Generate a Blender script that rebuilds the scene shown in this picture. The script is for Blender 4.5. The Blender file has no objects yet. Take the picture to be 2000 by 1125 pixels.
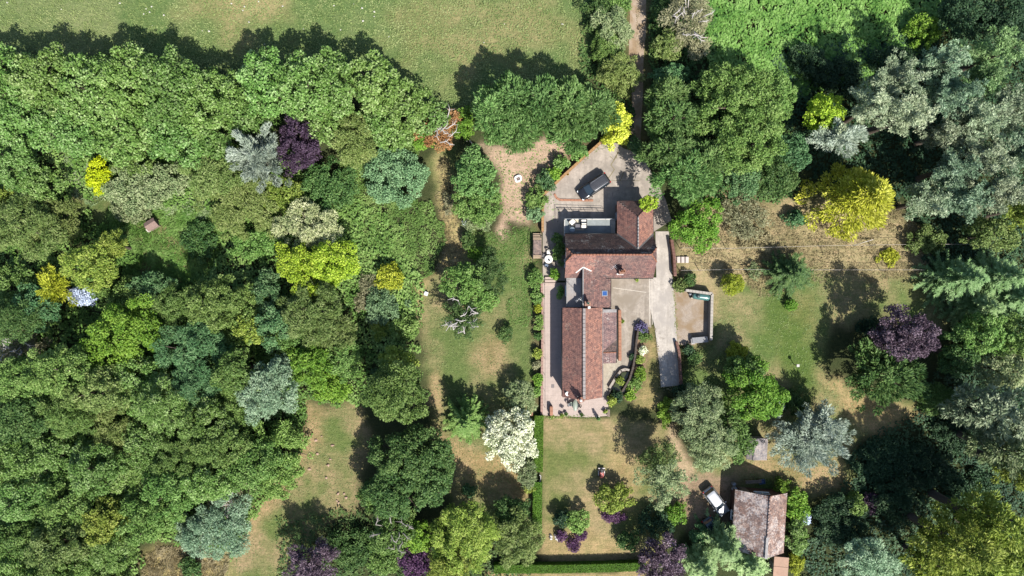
import bpy, math, random
import numpy as np
from mathutils import Vector, Matrix

S = bpy.context.scene
COL = S.collection
R = math.radians
CAMH = 100.0
PPM = 14.0

def P(px, py, z=0.0):
    f = (1 - z / CAMH) / PPM
    return Vector(((px - 1000) * f, (562.5 - py) * f, z))

# ------------------------------------------------------------------ objects
def tag(o, label=None, cat=None, group=None, kind=None):
    if label: o['label'] = label
    if cat: o['category'] = cat
    if group: o['group'] = group
    if kind: o['kind'] = kind
    return o

def empty(name, loc=(0, 0, 0), rz=0.0):
    o = bpy.data.objects.new(name, None)
    o.empty_display_size = 0.3
    o.location = loc
    o.rotation_euler = (0, 0, rz)
    COL.objects.link(o)
    return o

def link(name, me, mat=None, parent=None, loc=None):
    o = bpy.data.objects.new(name, me)
    if mat is not None:
        me.materials.clear()
        me.materials.append(mat)
    COL.objects.link(o)
    if parent is not None: o.parent = parent
    if loc is not None: o.location = loc
    return o

def copy_tree(o, parent=None):
    c = o.copy(); COL.objects.link(c)
    if parent is not None: c.parent = parent
    for ch in list(o.children):
        copy_tree(ch, c)
    return c

class MB:
    """collects faces, builds one mesh with a metric UV"""
    def __init__(s): s.v = []; s.f = []; s.sm = []
    def face(s, pts, smooth=False):
        n = len(s.v); s.v += [tuple(p) for p in pts]
        s.f.append(tuple(range(n, n + len(pts)))); s.sm.append(smooth)
    def grid(s, rings, close=True, caps=True, smooth=True):
        n0 = len(s.v); m = len(rings[0])
        for r in rings: s.v += [tuple(p) for p in r]
        for i in range(len(rings) - 1):
            for j in range(m if close else m - 1):
                a = n0 + i * m + j; b = n0 + i * m + (j + 1) % m
                s.f.append((a, b, b + m, a + m)); s.sm.append(smooth)
        if caps and close:
            s.f.append(tuple(n0 + j for j in range(m))[::-1]); s.sm.append(False)
            k = n0 + (len(rings) - 1) * m
            s.f.append(tuple(k + j for j in range(m))); s.sm.append(False)
    def prism(s, poly, z0, z1):
        n = len(poly)
        if sum(poly[i][0]*poly[(i+1)%n][1]-poly[(i+1)%n][0]*poly[i][1] for i in range(n)) < 0: poly = poly[::-1]
        s.face([(x, y, z1) for x, y in poly]); s.face([(x, y, z0) for x, y in poly][::-1])
        for i in range(n):
            a = poly[i]; b = poly[(i + 1) % n]
            s.face([(a[0], a[1], z0), (b[0], b[1], z0), (b[0], b[1], z1), (a[0], a[1], z1)])
    def box(s, c, d, rz=0.0, bev=0.0):
        x, y, z = [k / 2 for k in d]; ca, sa = math.cos(rz), math.sin(rz)
        def T(p): return (c[0] + p[0]*ca - p[1]*sa, c[1] + p[0]*sa + p[1]*ca, c[2] + p[2])
        b = min(bev, x*.9, y*.9, z*.9)
        if b <= 0:
            q = [(-x,-y),(x,-y),(x,y),(-x,y)]
            r = [[T((u,w,-z)) for u,w in q], [T((u,w,z)) for u,w in q]]
            s.grid(r, smooth=False)
        else:
            def q(k): return [(-x+k,-y),(x-k,-y),(x,-y+k),(x,y-k),(x-k,y),(-x+k,y),(-x,y-k),(-x,-y+k)]
            def sc(k): 
                fx, fy = (x-k)/x, (y-k)/y
                return [(u*fx, w*fy) for u, w in q(b)]
            r = [[T((u,w,-z)) for u,w in sc(b)],[T((u,w,-z+b)) for u,w in q(b)],[T((u,w,z-b)) for u,w in q(b)],[T((u,w,z)) for u,w in sc(b)]]
            s.grid(r, smooth=False)
    def tube(s, pts, rad, n=6, smooth=True):
        pts = [Vector(p) for p in pts]
        if not hasattr(rad, '__len__'): rad = [rad]*len(pts)
        rings = []
        for i, p in enumerate(pts):
            d = (pts[min(i+1, len(pts)-1)] - pts[max(i-1, 0)]).normalized()
            a = d.cross(Vector((0,0,1)))
            if a.length < 1e-3: a = Vector((1,0,0))
            a.normalize(); b = d.cross(a)
            rings.append([p + (a*math.cos(2*math.pi*k/n) + b*math.sin(2*math.pi*k/n))*rad[i] for k in range(n)])
        s.grid(rings, smooth=smooth)
    def lathe(s, prof, c=(0,0,0), n=14, smooth=True):
        s.grid([[(c[0]+r*math.cos(2*math.pi*k/n), c[1]+r*math.sin(2*math.pi*k/n), c[2]+z) for k in range(n)] for r, z in prof], smooth=smooth)
    def bar(s, a, b, w, h):
        a = Vector(a); b = Vector(b); d = (b-a).normalized()
        sd = d.cross(Vector((0,0,1)))
        if sd.length < 1e-3: sd = Vector((1,0,0))
        sd.normalize(); up = sd.cross(d)
        r = []
        for p in (a, b):
            r.append([p - sd*w/2 - up*h/2, p + sd*w/2 - up*h/2, p + sd*w/2 + up*h/2, p - sd*w/2 + up*h/2])
        s.grid(r, smooth=False)
    def mesh(s, name):
        me = bpy.data.meshes.new(name)
        me.from_pydata(s.v, [], s.f); me.update()
        me.polygons.foreach_set('use_smooth', s.sm)
        uv = me.uv_layers.new(name='UVMap')
        for p in me.polygons:
            nrm = p.normal
            u = Vector((-nrm.y, nrm.x, 0))
            if u.length < 0.05: u = Vector((1,0,0))
            u.normalize(); w = nrm.cross(u)
            for li in p.loop_indices:
                co = me.vertices[me.loops[li].vertex_index].co
                uv.data[li].uv = (co.dot(u), co.dot(w))
        return me
    def build(s, name, mat, parent=None, loc=None):
        return link(name, s.mesh(name), mat, parent, loc)

def roof_mb(verts, faces, th=0.14):
    """roof skin from shared vertices, given thickness downward and a closed edge"""
    m = MB()
    for f in faces:
        p = [Vector(verts[i]) for i in f]
        n = Vector((0,0,0))
        for i in range(len(p)):
            a = p[i]; b = p[(i+1) % len(p)]
            n += Vector(((a.y-b.y)*(a.z+b.z), (a.z-b.z)*(a.x+b.x), (a.x-b.x)*(a.y+b.y)))
        if n.z < 0: p = p[::-1]
        m.face(p); m.face([q - Vector((0,0,th)) for q in p][::-1])
    ed = {}
    for f in faces:
        for i in range(len(f)):
            k = frozenset((f[i], f[(i+1) % len(f)])); ed[k] = ed.get(k, 0) + 1
    for k, c in ed.items():
        if c == 1:
            a, b = [Vector(verts[i]) for i in k]; t = Vector((0,0,th))
            m.face([a, b, b-t, a-t])
    return m

# ------------------------------------------------------------------ materials
def nodes(name):
    m = bpy.data.materials.new(name); m.use_nodes = True
    nt = m.node_tree; b = nt.nodes['Principled BSDF']
    return m, nt, b

def N(nt, t, **kw):
    n = nt.nodes.new(t)
    for k, v in kw.items(): setattr(n, k, v)
    return n

def ramp(nt, fac, stops):
    r = N(nt, 'ShaderNodeValToRGB')
    el = r.color_ramp.elements
    while len(el) < len(stops): el.new(0.5)
    for e, (p, c) in zip(el, stops):
        e.position = p; e.color = (*c, 1)
    nt.links.new(fac, r.inputs['Fac'])
    return r.outputs['Color']

def noise(nt, vec, scale, detail=4, rough=0.6, dist=0.0):
    n = N(nt, 'ShaderNodeTexNoise')
    n.inputs['Scale'].default_value = scale; n.inputs['Detail'].default_value = detail
    n.inputs['Roughness'].default_value = rough; n.inputs['Distortion'].default_value = dist
    nt.links.new(vec, n.inputs['Vector'])
    return n.outputs['Fac']

def mixc(nt, fac, a, b, mode='MIX'):
    m = N(nt, 'ShaderNodeMix', data_type='RGBA', blend_type=mode)
    for sock, v in ((m.inputs[0], fac), (m.inputs[6], a), (m.inputs[7], b)):
        if isinstance(v, bpy.types.NodeSocket): nt.links.new(v, sock)
        elif isinstance(v, (int, float)): sock.default_value = v
        else: sock.default_value = (*v, 1)
    return m.outputs[2]

def bump(nt, b, h, strength=0.4, dist=0.05):
    n = N(nt, 'ShaderNodeBump'); n.inputs['Strength'].default_value = strength; n.inputs['Distance'].default_value = dist
    nt.links.new(h, n.inputs['Height']); nt.links.new(n.outputs[0], b.inputs['Normal'])

MATS = {}
KF = 0.63
def KS(c): return tuple(KF*k for k in c)
def surf(name, c1, c2=None, scale=3.0, rough=0.8, bmp=0.3, c3=None, big=0.25, metal=0.0, spec=0.3, streak=0.0):
    """mottled surface: fine noise between two tones, larger blotches towards c3"""
    if name in MATS: return MATS[name]
    m, nt, b = nodes(name)
    tc = N(nt, 'ShaderNodeTexCoord').outputs['Object']
    if c2 is None: c2 = tuple(k*0.72 for k in c1)
    c1 = KS(c1); c2 = KS(c2)
    if c3: c3 = KS(c3)
    f = noise(nt, tc, scale, 6, 0.72)
    col = ramp(nt, f, [(0.34, c2), (0.66, c1)])
    sp = noise(nt, tc, scale*.31, 6, .75, .3)
    col = mixc(nt, .6, col, ramp(nt, sp, [(.34, (.74,.73,.72)), (.64, (1.14,1.14,1.14))]), 'MULTIPLY')
    if streak:
        mp = N(nt, 'ShaderNodeMapping'); mp.inputs['Scale'].default_value = (1.5, .10, 1); mp.inputs['Rotation'].default_value = (0, 0, R(streak))
        nt.links.new(tc, mp.inputs['Vector'])
        col = mixc(nt, .9, col, ramp(nt, noise(nt, mp.outputs[0], 1.0, 4, .65), [(.36, (.78,.77,.76)), (.60, (1.08,1.08,1.08))]), 'MULTIPLY')
        wet = noise(nt, tc, 1.1, 3, .5, .8)
        col = mixc(nt, .8, col, ramp(nt, wet, [(.28, (.62,.60,.58)), (.40, (1,1,1))]), 'MULTIPLY')
    if c3:
        g = noise(nt, tc, big, 5, 0.6, 0.6)
        gm = ramp(nt, g, [(0.42, (0,0,0)), (0.62, (1,1,1))])
        col = mixc(nt, gm, col, c3)
    nt.links.new(col, b.inputs['Base Color'])
    b.inputs['Roughness'].default_value = rough; b.inputs['Metallic'].default_value = metal
    b.inputs['Specular IOR Level'].default_value = spec
    if bmp: bump(nt, b, f, bmp, 0.03)
    MATS[name] = m
    return m

def tiles(name, c1, c2, stain, lichen, lich=0.62, row=0.30, wid=0.26):
    if name in MATS: return MATS[name]
    dust = lambda c: tuple(1.22*(.80*k + .20*sum(c)/3) for k in c)
    c1, c2, stain, lichen = KS(dust(c1)), KS(dust(c2)), KS(dust(stain)), KS(lichen)
    m, nt, b = nodes(name)
    tc = N(nt, 'ShaderNodeTexCoord')
    uv = tc.outputs['UV']; ob = tc.outputs['Object']
    br = N(nt, 'ShaderNodeTexBrick'); br.offset = 0.5
    br.inputs['Color1'].default_value = (*c1, 1); br.inputs['Color2'].default_value = (*c2, 1)
    br.inputs['Mortar'].default_value = (*[k*0.66 for k in c2], 1)
    br.inputs['Scale'].default_value = 1.0; br.inputs['Brick Width'].default_value = wid
    br.inputs['Row Height'].default_value = row; br.inputs['Mortar Size'].default_value = 0.028
    br.inputs['Mortar Smooth'].default_value = 0.3; br.inputs['Bias'].default_value = -0.1
    nt.links.new(uv, br.inputs['Vector'])
    g = noise(nt, ob, 0.45, 6, 0.65, 0.5)
    col = mixc(nt, ramp(nt, g, [(0.38, (0,0,0)), (0.68, (.85,.85,.85))]), br.outputs['Color'], stain)
    h = noise(nt, ob, 4.5, 4, 0.7)
    g2 = noise(nt, ob, 0.6, 3, 0.5)
    mul = N(nt, 'ShaderNodeMath', operation='MULTIPLY'); nt.links.new(h, mul.inputs[0]); nt.links.new(g2, mul.inputs[1])
    lm = ramp(nt, mul.outputs[0], [(lich*0.5, (0,0,0)), (lich*0.5+0.06, (.8,.8,.8))])
    col = mixc(nt, lm, col, lichen)
    vo = N(nt, 'ShaderNodeTexVoronoi'); vo.inputs['Scale'].default_value = 3.4
    nt.links.new(ob, vo.inputs['Vector'])
    sx = N(nt, 'ShaderNodeSeparateColor'); nt.links.new(vo.outputs['Color'], sx.inputs[0])
    col = mixc(nt, 0.75, col, ramp(nt, sx.outputs[0], [(0.0, (.56,.55,.60)), (.5, (1,1,1)), (1.0, (1.42,1.30,1.20))]), 'MULTIPLY')
    wv = noise(nt, ob, 5.0, 5, 0.75)
    col = mixc(nt, 0.8, col, ramp(nt, wv, [(0.32, (.52,.53,.56)), (0.68, (1.42,1.36,1.30))]), 'MULTIPLY')
    nt.links.new(col, b.inputs['Base Color']); b.inputs['Roughness'].default_value = 0.85
    b.inputs['Specular IOR Level'].default_value = 0.25
    bump(nt, b, br.outputs['Fac'], 0.5, -0.03)
    MATS[name] = m
    return m

def plain(name, c, rough=0.5, metal=0.0, coat=0.0, spec=0.5):
    if name in MATS: return MATS[name]
    c = KS(c) if max(c) < .7 else tuple(.85*k for k in c)
    m, nt, b = nodes(name)
    tc = N(nt, 'ShaderNodeTexCoord').outputs['Object']
    f = noise(nt, tc, 5.0, 4, 0.6)
    nt.links.new(ramp(nt, f, [(0.25, tuple(k*0.82 for k in c)), (0.75, tuple(min(1, k*1.08) for k in c))]), b.inputs['Base Color'])
    b.inputs['Roughness'].default_value = rough; b.inputs['Metallic'].default_value = metal
    b.inputs['Coat Weight'].default_value = coat; b.inputs['Specular IOR Level'].default_value = spec
    MATS[name] = m
    return m

def leafmat(name, dark, mid, light, trans=0.25, rough=0.6, spec=0.22):
    if name in MATS: return MATS[name]
    m, nt, b = nodes(name)
    at = N(nt, 'ShaderNodeAttribute', attribute_name='tint')
    col = ramp(nt, at.outputs['Fac'], [(0.05, dark), (0.5, mid), (0.95, light)])
    oi = N(nt, 'ShaderNodeObjectInfo')
    hs = N(nt, 'ShaderNodeHueSaturation')
    mr = N(nt, 'ShaderNodeMapRange'); mr.inputs['To Min'].default_value = 0.985; mr.inputs['To Max'].default_value = 1.015
    mr.inputs['To Min'].default_value = 0.488; mr.inputs['To Max'].default_value = 0.512
    nt.links.new(oi.outputs['Random'], mr.inputs['Value']); nt.links.new(mr.outputs[0], hs.inputs['Hue'])
    mv = N(nt, 'ShaderNodeMapRange'); mv.inputs['To Min'].default_value = 0.80; mv.inputs['To Max'].default_value = 1.16
    mm = N(nt, 'ShaderNodeMath', operation='MULTIPLY_ADD'); mm.inputs[1].default_value = 7.31; mm.inputs[2].default_value = .17
    fr = N(nt, 'ShaderNodeMath', operation='FRACT'); nt.links.new(oi.outputs['Random'], mm.inputs[0]); nt.links.new(mm.outputs[0], fr.inputs[0])
    nt.links.new(fr.outputs[0], mv.inputs['Value']); nt.links.new(mv.outputs[0], hs.inputs['Value'])
    nt.links.new(col, hs.inputs['Color'])
    col = hs.outputs['Color']
    nt.links.new(col, b.inputs['Base Color'])
    b.inputs['Roughness'].default_value = rough; b.inputs['Specular IOR Level'].default_value = spec
    if trans:
        tr = N(nt, 'ShaderNodeBsdfTranslucent'); nt.links.new(col, tr.inputs['Color'])
        mx = N(nt, 'ShaderNodeMixShader'); mx.inputs[0].default_value = trans
        out = nt.nodes['Material Output']
        nt.links.new(b.outputs[0], mx.inputs[1]); nt.links.new(tr.outputs[0], mx.inputs[2])
        nt.links.new(mx.outputs[0], out.inputs['Surface'])
    MATS[name] = m
    return m

LEAF = {
 'bright': ((.050,.105,.018),(.110,.200,.040),(.260,.350,.140)),  # light end raised to paint pale highlights on the leaves
 'vivid': ((.050,.125,.012),(.115,.215,.020),(.210,.320,.050)),
 'mid': ((.042,.088,.016),(.095,.165,.034),(.190,.265,.080)),
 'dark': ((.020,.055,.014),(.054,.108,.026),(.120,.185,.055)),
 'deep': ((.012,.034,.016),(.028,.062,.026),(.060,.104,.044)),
 'teal': ((.028,.080,.028),(.065,.140,.050),(.130,.210,.090)),
 'bluegrn': ((.060,.120,.052),(.130,.215,.095),(.215,.315,.160)),
 'plume': ((.040,.095,.022),(.092,.170,.044),(.185,.280,.095)),
 'olive': ((.055,.090,.020),(.122,.172,.042),(.225,.265,.095)),
 'sage': ((.080,.125,.048),(.160,.205,.090),(.280,.310,.165)),
 'pine': ((.100,.145,.075),(.220,.270,.160),(.380,.420,.280)),
 'silver': ((.150,.195,.140),(.265,.320,.240),(.410,.460,.385)),
 'tsilver': ((.088,.160,.088),(.172,.255,.148),(.300,.380,.255)),
 'purple': ((.018,.010,.018),(.044,.024,.042),(.095,.060,.095)),
 'plum':    ((.040,.016,.046),(.085,.035,.085),(.150,.075,.140)),
 'copper': ((.020,.012,.020),(.062,.038,.056),(.240,.180,.220)),
 'yellow': ((.190,.230,.015),(.430,.460,.040),(.660,.660,.130)),
 'lime':    ((.200,.300,.008),(.400,.500,.008),(.560,.660,.030)),
 'gold': ((.110,.140,.010),(.230,.265,.018),(.420,.430,.055)),
 'ylgreen': ((.075,.125,.016),(.160,.220,.030),(.320,.370,.085)),
 'lemon': ((.120,.200,.012),(.250,.360,.022),(.440,.510,.070)),
 'cream':   ((.090,.130,.050),(.240,.270,.120),(.480,.480,.290)),
 'white': ((.100,.150,.050),(.620,.640,.430),(.860,.860,.700)),
 'skywhite':((.280,.330,.420),(.480,.540,.680),(.640,.700,.840)),
 'rust':    ((.120,.050,.020),(.260,.110,.045),(.360,.210,.110)),
 'khaki': ((.110,.115,.055),(.190,.190,.100),(.290,.275,.165)),
 'grass': ((.060,.130,.022),(.115,.205,.042),(.195,.285,.085)),
 'hay': ((.150,.125,.065),(.235,.195,.105),(.320,.270,.155)),
 'lavender':((.050,.045,.110),(.110,.100,.200),(.190,.180,.300)),
 'field': ((.105,.155,.045),(.160,.208,.072),(.225,.255,.110)),
 'hedge':   ((.045,.120,.010),(.075,.165,.014),(.110,.205,.025)),
 'bracken': ((.040,.120,.020),(.105,.220,.042),(.190,.320,.090)),
 'yew': ((.018,.042,.012),(.045,.085,.022),(.105,.150,.045)),
 'cedarl':  ((.075,.145,.045),(.165,.265,.095),(.290,.390,.180)),
}
def leaf(key):
    d, m, l = [tuple(1.10*k for k in c) for c in LEAF[key]]
    return leafmat(key + '_leaves', d, m, l)

BARK = surf('bark', (.13,.10,.075), (.06,.045,.035), 9, .9, .8)
BARK_PALE = surf('pale_bark', (.62,.58,.54), (.42,.38,.35), 9, .8, .5)
BARK_GREY = surf('grey_bark', (.36,.33,.30), (.22,.2,.18), 9, .85, .5)

# ------------------------------------------------------------------ foliage
def unit(a):
    return a / np.maximum(np.linalg.norm(a, axis=-1, keepdims=True), 1e-6)

def quads(C, D, Nn, L, W, fold=0.12):
    D = unit(D); Sd = unit(np.cross(D, Nn)); Nn = unit(np.cross(Sd, D))
    L = np.asarray(L).reshape(-1, 1); W = np.asarray(W).reshape(-1, 1)
    a = C - D*L*0.5; t = C + D*L*0.5; mid = C - D*L*0.06 + Nn*W*fold
    return np.stack([a, mid + Sd*W*0.5, t, mid - Sd*W*0.5], axis=1)

def qmesh(name, Q, tint):
    n = len(Q)
    me = bpy.data.meshes.new(name)
    me.vertices.add(4*n); me.loops.add(4*n); me.polygons.add(n)
    me.vertices.foreach_set('co', np.ascontiguousarray(Q, dtype=np.float32).ravel())
    me.loops.foreach_set('vertex_index', np.arange(4*n, dtype=np.int32))
    me.polygons.foreach_set('loop_start', np.arange(0, 4*n, 4, dtype=np.int32))
    me.update(calc_edges=True)
    at = me.attributes.new('tint', 'FLOAT', 'FACE')
    at.data.foreach_set('value', np.clip(tint, 0, 1).astype(np.float32))
    return me

# kind: leaf length, leaf width, cover, lobe scale, lobe count factor, mode
KIND = {
 'leafy':  (.27, .165, 2.9, 0.70, 1.18, 'leaf'),
 'broad':  (.34, .22, 2.7, 0.66, 1.20, 'leaf'),
 'bushy':  (.26, .17, 2.8, 0.66, 1.25, 'leaf'),
 'tiny':   (.20, .13, 2.6, 0.75, 1.60, 'leaf'),
 'fine':   (.42, .10, 2.6, 0.72, 1.25, 'weep'),
 'plume':  (.52, .15, 2.6, 0.62, 1.55, 'spray'),
 'needle': (.50, .10, 2.2, 0.90, 1.30, 'spray'),
 'sprig':  (.56, .16, 3.1, 0.62, 1.1, 'spray'),
 'pine':   (.40, .12, 2.9, 0.80, 0.90, 'tuft'),
}

def crown(rng, kind, rx, ry, z0, z1, shape='dome', dens=1.0, ragged=1.35):
    ll, lw, cover, ls, lc, mode = KIND[kind]
    Rm = (rx + ry) / 2; zc = (z0 + z1) / 2; hz = (z1 - z0) / 2
    lr = min(1.45, 0.20*Rm + 0.32) * ls
    lr = min(lr, Rm*0.55)
    area = 2*math.pi*rx*ry * (0.6 + 0.4*min(1.6, hz/Rm))
    n = max(7, int(lc*area/(math.pi*lr*lr)))
    i = np.arange(n)
    u = 1 - 1.35*(i + rng.random(n))/n
    ph = i*2.399963 + rng.random(n)*0.9
    if shape == 'cone':
        t = np.clip((u + 0.35)/1.35, 0, 1)
        rad = (1 - t)**0.75
        d = np.stack([np.cos(ph)*rad, np.sin(ph)*rad, t*2 - 1], 1)
    else:
        sr = np.sqrt(np.clip(1 - u*u, 0, 1))
        d = np.stack([np.cos(ph)*sr, np.sin(ph)*sr, u], 1)
    # uneven outline: a few low-frequency bulges round the crown plus jitter
    a = np.arctan2(d[:, 1], d[:, 0])
    bul = 1 + ragged*(0.09*np.sin(2*a + rng.random()*6) + 0.07*np.sin(3*a + rng.random()*6) + 0.05*np.sin(5*a + rng.random()*6))
    k = (1 - 0.75*lr/Rm) * bul * (1 + ragged*rng.uniform(-.16, .10, n))
    c = np.stack([d[:, 0]*rx*k, d[:, 1]*ry*k, zc + d[:, 2]*np.maximum(hz - 0.7*lr, hz*0.4)*(1 + ragged*rng.uniform(-.14, .10, n))], 1)
    lrs = lr*rng.uniform(.6, 1.25, n)
    if shape == 'branchy':
        # clumps strung along separate boughs: feathery outline, gaps between boughs
        nb = int(9 + 2.2*Rm); cs = []; rs = []
        for b in range(nb):
            a0 = b*2.399963 + rng.uniform(-.3, .3); e = rng.uniform(.0, 1.0)**.8
            ln = rng.uniform(.75, 1.18); zb = z0 + (z1 - z0)*(.25 + .6*e); rr = math.sqrt(max(.12, 1 - .78*e))
            for s in np.linspace(.25, 1.0, max(4, int(rr*Rm*1.5))):
                aa = a0 + rng.normal(0, .10)
                cs.append((math.cos(aa)*rx*rr*ln*s, math.sin(aa)*ry*rr*ln*s, zb + (z1 - z0)*(.16*s*s + rng.normal(0, .03)))); rs.append(rng.uniform(.38, .78)*(1.15 - .4*s))
        for s in np.linspace(.5, .97, 6): cs.append((rng.normal(0, .25), rng.normal(0, .25), z0 + (z1 - z0)*s)); rs.append(.8*(1.25 - s))
        c = np.array(cs); lrs = np.array(rs)*min(1.25, .55 + .12*Rm); lr = .6; n = len(c); area *= .8
    # some clumps hang inside so gaps are not hollow
    ni = n//3
    ci = np.stack([rng.normal(0, .33, ni)*rx, rng.normal(0, .33, ni)*ry, z0 + (z1 - z0)*rng.uniform(.15, .7, ni)], 1)
    if shape == 'cone':
        tz = (ci[:, 2] - z0)/(z1 - z0); ci[:, :2] *= (np.clip(1 - tz, 0, 1)**.9*.8)[:, None]
    c = np.concatenate([c, ci]); lrs = np.concatenate([lrs, lr*rng.uniform(.8, 1.3, ni)])
    ltint = rng.random(len(c))
    w = lrs**2; w /= w.sum()
    cnt = int(dens*cover*area/(0.5*ll*lw))
    idx = rng.choice(len(c), cnt, p=w)
    v = unit(rng.normal(0, 1, (cnt, 3))); v[:, 2] = v[:, 2]*0.85 + 0.28; v = unit(v)
    rho = rng.uniform(0.35, 1.08, cnt)**0.6
    pos = c[idx] + v*(lrs[idx]*rho)[:, None]*np.array([1, 1, .85])
    rnd = rng.normal(0, 1, (cnt, 3))
    up = np.array([0, 0, 1.0])
    out = pos*np.array([1, 1, 0]); out = unit(out)
    if mode == 'leaf':
        D = rnd*.8 + v*.5 - up*.1; Nn = v*.45 + up*.85 + rng.normal(0, .40, (cnt, 3))
    elif mode == 'weep':
        D = rnd*.55 + v*.5 + out*.3 - up*.25; Nn = v*.4 + up*.85 + rng.normal(0, .45, (cnt, 3))
    elif mode == 'spray':
        D = out*.75 + v*.55 + up*.45 + rnd*.32; Nn = v*.3 + up*.95 + rng.normal(0, .42, (cnt, 3))
    else:
        D = v*.9 + up*.15 + rnd*.4; Nn = up*.95 + v*.2 + rng.normal(0, .45, (cnt, 3))
    L = ll*rng.uniform(.65, 1.3, cnt); W = lw*rng.uniform(.7, 1.3, cnt)
    pos[:, 2] = np.maximum(pos[:, 2], 0.06)
    tint = 0.34*ltint[idx] + 0.66*rng.random(cnt)
    return quads(pos, D, Nn, L, W), tint, c

def crown_star(rng, Rm, H, z0=0.3, droop=0.12, nb=8, gap=0.42, sprig=0.55, width=0.17, curve=1.0):
    """conifer: whorls of feathery branches about a leader, a star from above"""
    Cs, Ds, Ns, Ls, Ws, Ts = [], [], [], [], [], []
    z = z0; lev = 0; tips = []
    while z < H - 0.15:
        t = (z - z0)/(H - z0)
        L = Rm*(1 - t)**0.85*rng.uniform(.88, 1.08) + 0.12
        m = max(5, int(nb*(1 - 0.35*t)))
        a0 = rng.random()*6.28
        for b in range(m):
            a = a0 + 6.283*b/m + rng.uniform(-.18, .18)
            Lb = L*rng.uniform(.78, 1.1)
            dx, dy = math.cos(a), math.sin(a); zb = z + rng.uniform(-.5, .5)*gap*1.6; dr = droop + rng.normal(0, .10)
            k = max(3, int(Lb/0.16))
            s = (np.arange(k) + rng.random(k))/k
            pz = zb - dr*Lb*s*curve + 0.10*Lb*s*s*2
            bend = rng.normal(0, .22)*s*s*Lb; base = np.stack([dx*Lb*s - dy*bend, dy*Lb*s + dx*bend, pz], 1)
            ltint = rng.random()
            for side in (-1, 1, 0):
                ang = a + side*rng.uniform(.55, .95, k)
                D = np.stack([np.cos(ang), np.sin(ang), rng.uniform(-.25, .12, k)], 1)
                ln = (sprig*(1 - .55*s)*min(1, .45 + .25*Lb) + .12)*rng.uniform(.7, 1.25, k)
                Cs.append(base + D*ln[:, None]*.45); Ds.append(D)
                Ns.append(np.stack([rng.normal(0, .3, k), rng.normal(0, .3, k), np.ones(k)], 1))
                Ls.append(ln); Ws.append(width*rng.uniform(.7, 1.2, k)); Ts.append(.35*ltint + .45*rng.random(k) + .2*s)
            if lev % 3 == 0 and b % 2 == 0: tips.append((dx*Lb*.8, dy*Lb*.8, z - droop*Lb*.5))
        z += gap*rng.uniform(.85, 1.15); lev += 1
    C = np.concatenate(Cs)
    C[:, 2] = np.maximum(C[:, 2], .06)
    return quads(C, np.concatenate(Ds), np.concatenate(Ns), np.concatenate(Ls), np.concatenate(Ws), .06), np.concatenate(Ts), np.array(tips)

def trunk_mb(rng, H, r, targets, nl=6):
    m = MB()
    lean = rng.normal(0, .03*H, 2)
    top = H*0.78
    m.tube([(0, 0, -.1), (0, 0, .25), (lean[0]*.4, lean[1]*.4, H*.3), (lean[0], lean[1], top)], [r*1.45, r*1.05, r*.8, r*.28], 7)
    if len(targets):
        for i in rng.choice(len(targets), min(nl, len(targets)), replace=False):
            t = targets[i]; zs = min(max(.2*H, float(t[2])*.55), .7*H); f = zs/H
            s = (lean[0]*f, lean[1]*f, zs)
            mid = (s[0]*.5 + t[0]*.45, s[1]*.5 + t[1]*.45, s[2]*.45 + t[2]*.55 + .1)
            m.tube([s, mid, tuple(t)], [r*.5, r*.3, r*.1], 5)
    return m

SEED = [11]
def plant(name, kind, px, py, rxp, ryp, H, colour, label, cat=None, z0f=None, shape='dome', dens=1.0, ragged=1.35, group=None, bark=None, yaw=0.0, zf=None):
    """one tree or shrub placed where its crown shows, its foot on the ground under it"""
    SEED[0] += 7
    rng = np.random.default_rng(SEED[0])
    tree = name.endswith('tree') or name in ('conifer', 'pine', 'cedar')
    if zf is None: zf = 0.58 if tree else 0.5
    c = P(px, py, zf*H)
    s = (1 - zf*H/CAMH)/PPM
    rx, ry = rxp*s, ryp*s
    root = empty(name, (c.x, c.y, 0), yaw)
    tag(root, label, cat or ('tree' if tree else 'shrub'), group)
    if z0f is None: z0f = 0.22 if tree else 0.0
    if kind == 'star':
        Q, T, tg = crown_star(rng, (rx + ry)/2, H)
    elif kind == 'starlong':
        Q, T, tg = crown_star(rng, (rx + ry)/2, H, droop=.16, nb=10, gap=.5, sprig=.8, width=.14)
    elif kind == 'cedar':
        Q, T, tg = crown_star(rng, (rx + ry)/2, H, droop=.02, nb=10, gap=.55, sprig=.5, width=.12)
    else:
        Q, T, tg = crown(rng, kind, rx, ry, z0f*H, H, shape, dens, ragged)
        if yaw == 0.0 and not tree: pass
    link('crown' if tree else 'foliage', qmesh(name, Q, T), leaf(colour), root)
    r = max(.03, .028*H + .012*(rx + ry)) if tree else max(.02, .02*H)
    trunk_mb(rng, H*(.95 if kind in ('star', 'starlong', 'cedar') else .85), r, tg, 6 if tree else 4).build('trunk' if tree else 'stem', bark or BARK, root)
    return root
# ================================================================== GROUND
def vnoise(x, y, seed, octaves=4, rough=.5):
    out = np.zeros_like(x); amp = 1; tot = 0
    for o in range(octaves):
        rs = np.random.default_rng(seed + o); g = rs.random((256, 256))
        xi = np.floor(x).astype(int); yi = np.floor(y).astype(int)
        fx = x - xi; fy = y - yi; fx = fx*fx*(3 - 2*fx); fy = fy*fy*(3 - 2*fy)
        def G(a, b): return g[a & 255, b & 255]
        out += amp*((G(xi, yi)*(1-fx) + G(xi+1, yi)*fx)*(1-fy) + (G(xi, yi+1)*(1-fx) + G(xi+1, yi+1)*fx)*fy)
        tot += amp; amp *= rough; x = x*2 + 17.3; y = y*2 + 5.1
    return out/tot

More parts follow.
